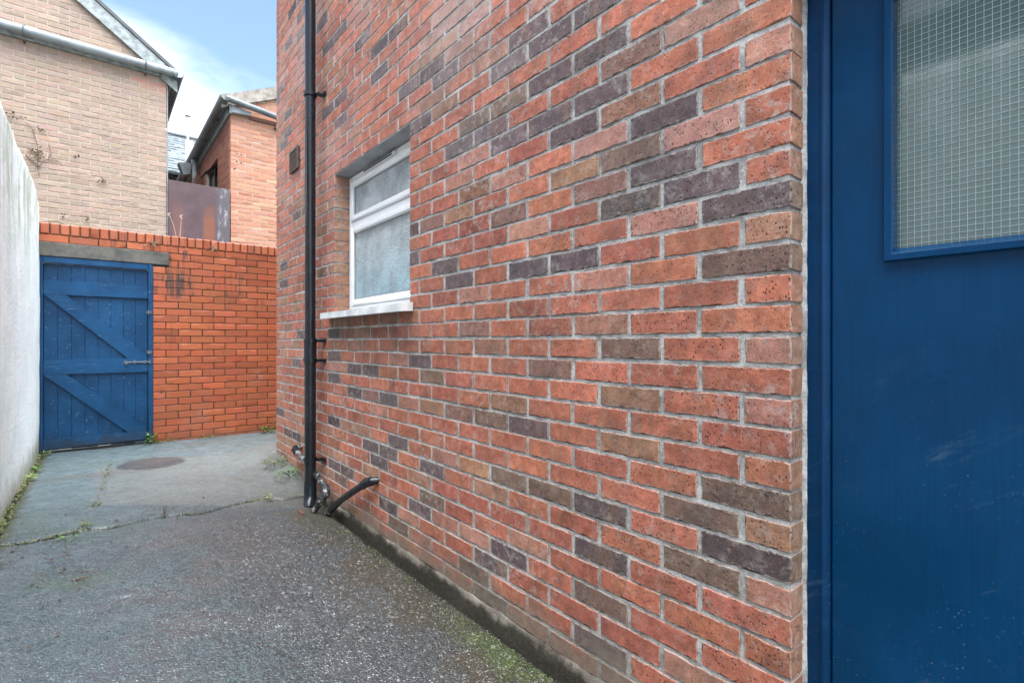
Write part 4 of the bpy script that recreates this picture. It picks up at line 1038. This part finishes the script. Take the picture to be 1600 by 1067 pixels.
# ------------------------------------------------------------------ downpipe and waste pipes
dx, dy = 1.2, 3.745
dp = empty('rainwater_downpipe', (dx, dy, -1.17)); tag(dp, 'tall black rainwater downpipe clipped to the brick building left of the window', 'downpipe')
autosmooth(MB().tube([(dx, dy, -.13), (dx, dy, ZT)], .036, 20).build('upper_pipe', M['pipe'], dp))
autosmooth(MB().tube([(dx, dy, -1.07), (dx, dy, -.1305)], .0385, 20).build('lower_pipe', M['pipe'], dp))
autosmooth(MB().tube([(dx, dy, -.155), (dx, dy, .005)], .0425, 20).build('socket', M['pipe'], dp))
autosmooth(MB().tube([(dx, dy, -1.0), (dx, dy, -1.09), (dx - .008, dy - .02, -1.135), (dx - .02, dy - .05, -1.165), (dx - .03, dy - .08, -1.18)], .043, 20).build('shoe', M['pipe'], dp), 60)
for zb in (1.76, 0.005, -.135, -.84):
    c_ = MB().tube([(dx, dy, zb - .013), (dx, dy, zb + .013)], .046, 20)
    c_.box(dx + .03, XW - .0012, dy - .058, dy - .030, zb - .010, zb + .010, .002); c_.box(XW - .018, XW - .0012, dy - .10, dy - .058, zb - .013, zb + .013, .002)
    c_.build('bracket', M['pipe'], dp)

def mat_splashed():
    m = Mt('splashed_black_pipe'); P = m.pos()
    c = m.mix(m.ss(m.noise(P, 30, 5, 0.7), 0.50, 0.60), (0.016, 0.018, 0.020, 1), (0.30, 0.30, 0.29, 1))
    return m.fin(c, 0.4, m.bump(m.noise(P, 90, 3), .2, .002))
M['splash'] = mat_splashed()
w1 = empty('waste_pipe', (1.2, 3.8, -1.17)); tag(w1, 'white-splashed black waste pipe passing behind the foot of the downpipe', 'waste pipe')
pts = [(XW + .03, 4.20, -.835), (1.232, 4.195, -.838), (1.219, 4.17, -.845), (1.226, 3.80, -.925), (1.226, 3.49, -1.0), (1.215, 3.462, -1.02), (1.19, 3.468, -1.055), (1.15, 3.56, -1.18)]
autosmooth(MB().tube(pts, .0205, 14).build('pipe', M['splash'], w1), 60)
autosmooth(MB().tube([pts[1], (1.217, 4.168, -.8455), (1.2185, 4.12, -.856)], .026, 14).build('elbow', M['pipe'], w1), 60)
autosmooth(MB().tube([(1.2262, 3.53, -.99), (1.2262, 3.488, -1.0005), (1.214, 3.461, -1.021), (1.189, 3.469, -1.056), (1.178, 3.497, -1.09)], .026, 14).build('elbow', M['splash'], w1), 60)
w2 = empty('waste_pipe', (1.24, 3.2, -1.17)); tag(w2, 'slanting black waste pipe leaving the brick wall right of the downpipe foot', 'waste pipe')
pts = [(XW + .03, 2.80, -.805), (1.245, 2.805, -.807), (1.229, 2.835, -.818), (1.222, 3.2, -1.0), (1.222, 3.52, -1.19)]
autosmooth(MB().tube(pts, .0215, 14).build('pipe', M['pipe'], w2), 60)
autosmooth(MB().tube([pts[1], (1.228, 2.836, -.8185), (1.2275, 2.88, -.842)], .027, 14).build('elbow', M['pipe'], w2), 60)
autosmooth(MB().tube([(1.2215, 3.41, -1.1243), (1.2215, 3.51, -1.184)], .0255, 14).build('splashed_end', M['splash'], w2), 60)

# ------------------------------------------------------------------ weeds, stems, moss, litter
def leaf_poly(mb_, p, d, L, W, up):
    d = d.normalized(); s_ = d.cross(up).normalized(); u_ = s_.cross(d).normalized()
    mid = p + d * L * .5 + u_ * L * .10
    mb_.add([p, p + d * L * .3 + s_ * W * .45, mid + s_ * W * .5, p + d * L, mid - s_ * W * .5, p + d * L * .3 - s_ * W * .45, p + d * L * .4 - u_ * L * .04],
            [[0, 1, 6], [1, 2, 6], [2, 3, 6], [3, 4, 6], [4, 5, 6], [5, 0, 6]])
def weed(name, p, R, h, nl, L, mat, label, group=None, stems=4, stem_mat=None):
    p = Vector(p); e = empty(name, p); tag(e, label, 'weed', group); st = MB(); lf = MB()
    for i in range(stems):
        a = random.uniform(0, 6.28); q = p + Vector((math.cos(a) * R, math.sin(a) * R, h * random.uniform(.6, 1.0)))
        st.tube([p + Vector((0, 0, -.01)), p.lerp(q, .5) + Vector((0, 0, h * .15)), q], .0014, 5)
    for i in range(nl):
        a = random.uniform(0, 6.28); rr = R * math.sqrt(random.random()); q = p + Vector((math.cos(a) * rr, math.sin(a) * rr, h * random.random() ** .8 * (1 - .4 * rr / R)))
        d = Vector((math.cos(a + random.gauss(0, .7)), math.sin(a + random.gauss(0, .7)), random.uniform(-.2, .7)))
        leaf_poly(lf, q, d, L * random.uniform(.6, 1.2), L * random.uniform(.5, .8), Vector((0, 0, 1)))
    st.build('stem', stem_mat or mat, e); lf.build('leaves', mat, e, kind='stuff')
    return e
G = 'weeds in the yard'
def gp(px, py): return pix2ground(px, py)
p = gp(238, 694); weed('weed', (p.x, YG - .05, p.z), .06, .13, 46, .035, M['leaf'], 'bright green weed at the foot of the gate post', G)
p = gp(425, 676); weed('weed', (1.62, YG - .07, float(gz0(1.62, YG - .07))), .09, .10, 40, .04, M['leaf'], 'green weed at the far brick wall foot, by the building corner', G)
p = gp(330, 686); weed('weed', (.98, YG - .035, float(gz0(.98, YG - .035))), .08, .035, 34, .022, M['leaf'], 'low green weed in the middle of the far brick wall foot', G)
p = gp(262, 690); weed('weed', (.62, YG - .035, float(gz0(.62, YG - .035))), .06, .03, 20, .02, M['leaf'], 'flat green sprig right of the bright gate weed', G)
for (px, py, lb) in ((64, 712, 'pale leafed weed against the gate foot at the white wall'), (50, 738, 'green weed at the white wall foot, second from the gate'), (44, 752, 'pale weed at the white wall foot, nearest the camera')):
    p = gp(px, py); weed('weed', (max(XL + .03, p.x), p.y, p.z), .05, .05, 18, .032, M['leaf_pale'] if 'pale' in lb else M['leaf'], lb, G)
for (x_, y_, lb, nl, rr) in ((1.20, 4.60, 'mossy weed clump at the building foot, behind the downpipe', 70, .11), (1.22, 4.28, 'bright weed clump at the building foot, just left of the downpipe', 80, .12)):
    weed('weed', (x_, y_, float(gz0(x_, y_))), rr, .075, nl, .026, M['leaf'] if nl > 75 else M['moss'], lb, G, 6)
p = gp(415, 782); weed('weed', p, .022, .10, 12, .028, M['leaf_pale'], 'slim pale sprout in the ground crack before the downpipe', G, 2)
p = gp(257, 806); weed('weed', p, .02, .075, 9, .014, M['dead_leaf'], 'small dead brown stalk standing in the ground crack', G, 3, M['twig'])
p = gp(132, 822); weed('weed', p, .03, .02, 22, .016, M['moss'], 'small moss tuft at the left end of the ground crack', G, 2)
p = gp(102, 842); weed('weed', p, .045, .012, 26, .015, M['leaf'], 'flat green moss tuft before the ground crack', G, 2)
p = gp(165, 742); weed('weed', p, .03, .012, 16, .014, M['moss'], 'moss tuft in the joint left of the concrete patch', G, 2)
# weeds and dry stems on the coping
zc = 1.135
for (px, lb, pale) in ((240, 'yellowing weed growing in the coping near the gate lintel end', True), (331, 'yellowing weed growing in the coping below the rusty sheet', True)):
    a, b = ray(px); x_ = a / b * (YG - .012); weed('weed', (x_, YG - .015, 1.02), .05, .055, 22, .03, M['straw'] if pale else M['leaf'], lb, 'weeds on the coping', 4, M['straw'])
for (px, py, qx, qy, lb) in ((277, 372, 264, 333, 'leaning straw stem on the coping before the rusty sheet'), (280, 372, 283, 336, 'upright straw stem on the coping before the rusty sheet')):
    p0, p1 = atY(px, py, YG + .05), atY(qx, qy, YG + .03)
    e = empty('dry_stem', p0); tag(e, lb, 'stem', 'dry stems on the coping')
    MB().tube([p0 + Vector((0, 0, -.04)), p0.lerp(p1, .5) + Vector((.006, 0, 0)), p1], .0028, 5).build('stalk', M['straw'], e)
    hd = MB()
    for i in range(7): a = i * .9; leaf_poly(hd, p1 + Vector((0, 0, -.006 * i)), Vector((math.cos(a), .2, .5)), .022, .007, Vector((0, 1, .1)))
    hd.build('seed_head', M['straw'], e)
# dead creeper left on the buff house
cr = empty('dead_creeper', (-.55, YH - .03, 1.5)); tag(cr, 'dead brown creeper stems clinging to the buff house above the white wall', 'creeper')
for k, pl in enumerate((((62, 275), (58, 262), (60, 240), (57, 222), (50, 200), (40, 192)), ((58, 262), (70, 250), (85, 248), (97, 256)), ((60, 240), (52, 236), (43, 232)), ((64, 262), (48, 250), (40, 241)),
                        ((50, 270), (75, 268), (110, 272), (150, 274)), ((76, 225), (80, 240), (74, 250)), ((60, 345), (90, 343), (108, 352), (124, 349)))):
    MB().tube([atY(a, b, YH - .018) for a, b in pl], .0065 if k in (2, 3) else .0038, 5).build('stem', M['twig'] if k not in (4, 6) else M['straw'], cr)
lf = MB()
for (px, py, n_, s_) in ((59, 241, 26, .09), (62, 204, 9, .04), (20, 181, 14, .08), (120, 246, 5, .03), (159, 282, 14, .05), (100, 337, 4, .02), (137, 340, 6, .03)):
    c0 = atY(px, py, YH - .02)
    for i in range(n_): leaf_poly(lf, c0 + Vector((random.gauss(0, s_ * .5), random.uniform(-.02, .0), random.gauss(0, s_ * .4))), Vector((random.uniform(-1, 1), -.3, random.uniform(-1, .6))), .035, .018, Vector((0, -1, .1)))
lf.build('dead_leaves', M['dead_leaf'], cr, kind='stuff')
# moss along the white wall foot and in the joints, countless
ms = MB()
for i in range(900):
    y_ = random.uniform(3.2, 6.5); x_ = XL + .006 + abs(random.gauss(0, .016)); 
    if mnoise.noise(Vector((y_ * 4, 0, 2))) < -.15 and random.random() < .8: continue
    z_ = float(gz0(x_, y_)); a = random.uniform(0, 6.28)
    leaf_poly(ms, Vector((x_, y_, z_ + random.random() * .018)), Vector((math.cos(a), math.sin(a), random.uniform(.1, 1.0))), .016, .012, Vector((0, 0, 1)))
for pl, cnt, sp in ((crack, 420, .009), (side_joint, 380, .020)):
    for i in range(cnt):
        j = random.randrange(len(pl) - 1); t = random.random(); q = pl[j] * (1 - t) + pl[j + 1] * t
        if mnoise.noise(Vector((q[0] * 5, q[1] * 5, 9))) < .0: continue
        x_, y_ = q[0] + random.gauss(0, sp), q[1] + random.gauss(0, sp); a = random.uniform(0, 6.28)
        leaf_poly(ms, Vector((x_, y_, float(gz0(x_, y_)) - .002)), Vector((math.cos(a), math.sin(a), random.uniform(.1, .8))), .011, .008, Vector((0, 0, 1)))
mp = MB()
for i in range(7000):
    y_ = random.gauss(1.45, .17); x_ = 1.175 + random.gauss(0, .045)
    if x_ > 1.228 or mnoise.noise(Vector((x_ * 12, y_ * 12, 5))) + .5 * mnoise.noise(Vector((x_ * 40, y_ * 40, 2))) < .02: continue
    a = random.uniform(0, 6.28)
    leaf_poly(mp, Vector((x_, y_, float(gz0(x_, y_)) + random.uniform(-.003, .002))), Vector((math.cos(a), math.sin(a), random.uniform(.0, .6))), .006, .0045, Vector((0, 0, 1)))
o = mp.build('moss_patch', M['bright_moss'], kind='stuff'); tag(o, 'bright green moss patch on the asphalt at the brick building foot', 'moss')
for i in range(700):
    y_ = random.uniform(1.2, 3.4); x_ = 1.222 - abs(random.gauss(0, .03))
    if mnoise.noise(Vector((x_ * 9, y_ * 5, 15))) < .12: continue
    a = random.uniform(0, 6.28)
    leaf_poly(ms, Vector((x_, y_, float(gz0(x_, y_)) - .001)), Vector((math.cos(a), math.sin(a), random.uniform(.1, .9))), .007, .005, Vector((0, 0, 1)))
o = ms.build('moss', M['moss'], kind='stuff'); tag(o, 'green and brown moss along the wall feet and the ground cracks', 'moss')
lt = MB()
for i in range(190):
    px, py = random.uniform(5, 470), random.uniform(735, 1050)
    if random.random() < .55: px, py = random.gauss(60, 55), random.gauss(868, 26)
    p = gp(px, max(720, py)); a = random.uniform(0, 6.28)
    if p.x < XL + .02 or p.x > 1.2: continue
    s_ = random.uniform(.004, .011) * (1.6 if random.random() < .15 else 1)
    leaf_poly(lt, p + Vector((0, 0, .004)), Vector((math.cos(a), math.sin(a), random.uniform(-.1, .4))), s_ * 1.6, s_, Vector((0, 0, 1)))
o = lt.build('leaf_litter', M['dead_leaf'], kind='stuff'); tag(o, 'tiny dead leaf fragments scattered on the wet asphalt', 'litter')
a0, a1 = gp(118, 907), gp(136, 903)
o = MB().tube([a0 + Vector((0, 0, .004)), a0.lerp(a1, .5) + Vector((0, 0, .007)), a1 + Vector((0, 0, .005))], .004, 6).build('twig', M['twig']); tag(o, 'short dark twig lying on the asphalt at the left', 'twig')
a0 = gp(470, 800)
o = MB().box(a0.x - .012, a0.x + .012, a0.y - .06, a0.y + .05, a0.z - .004, a0.z + .012, .004).build('brick_fragment', M['orange']); tag(o, 'thin red brick fragment on the ground before the downpipe', 'fragment')
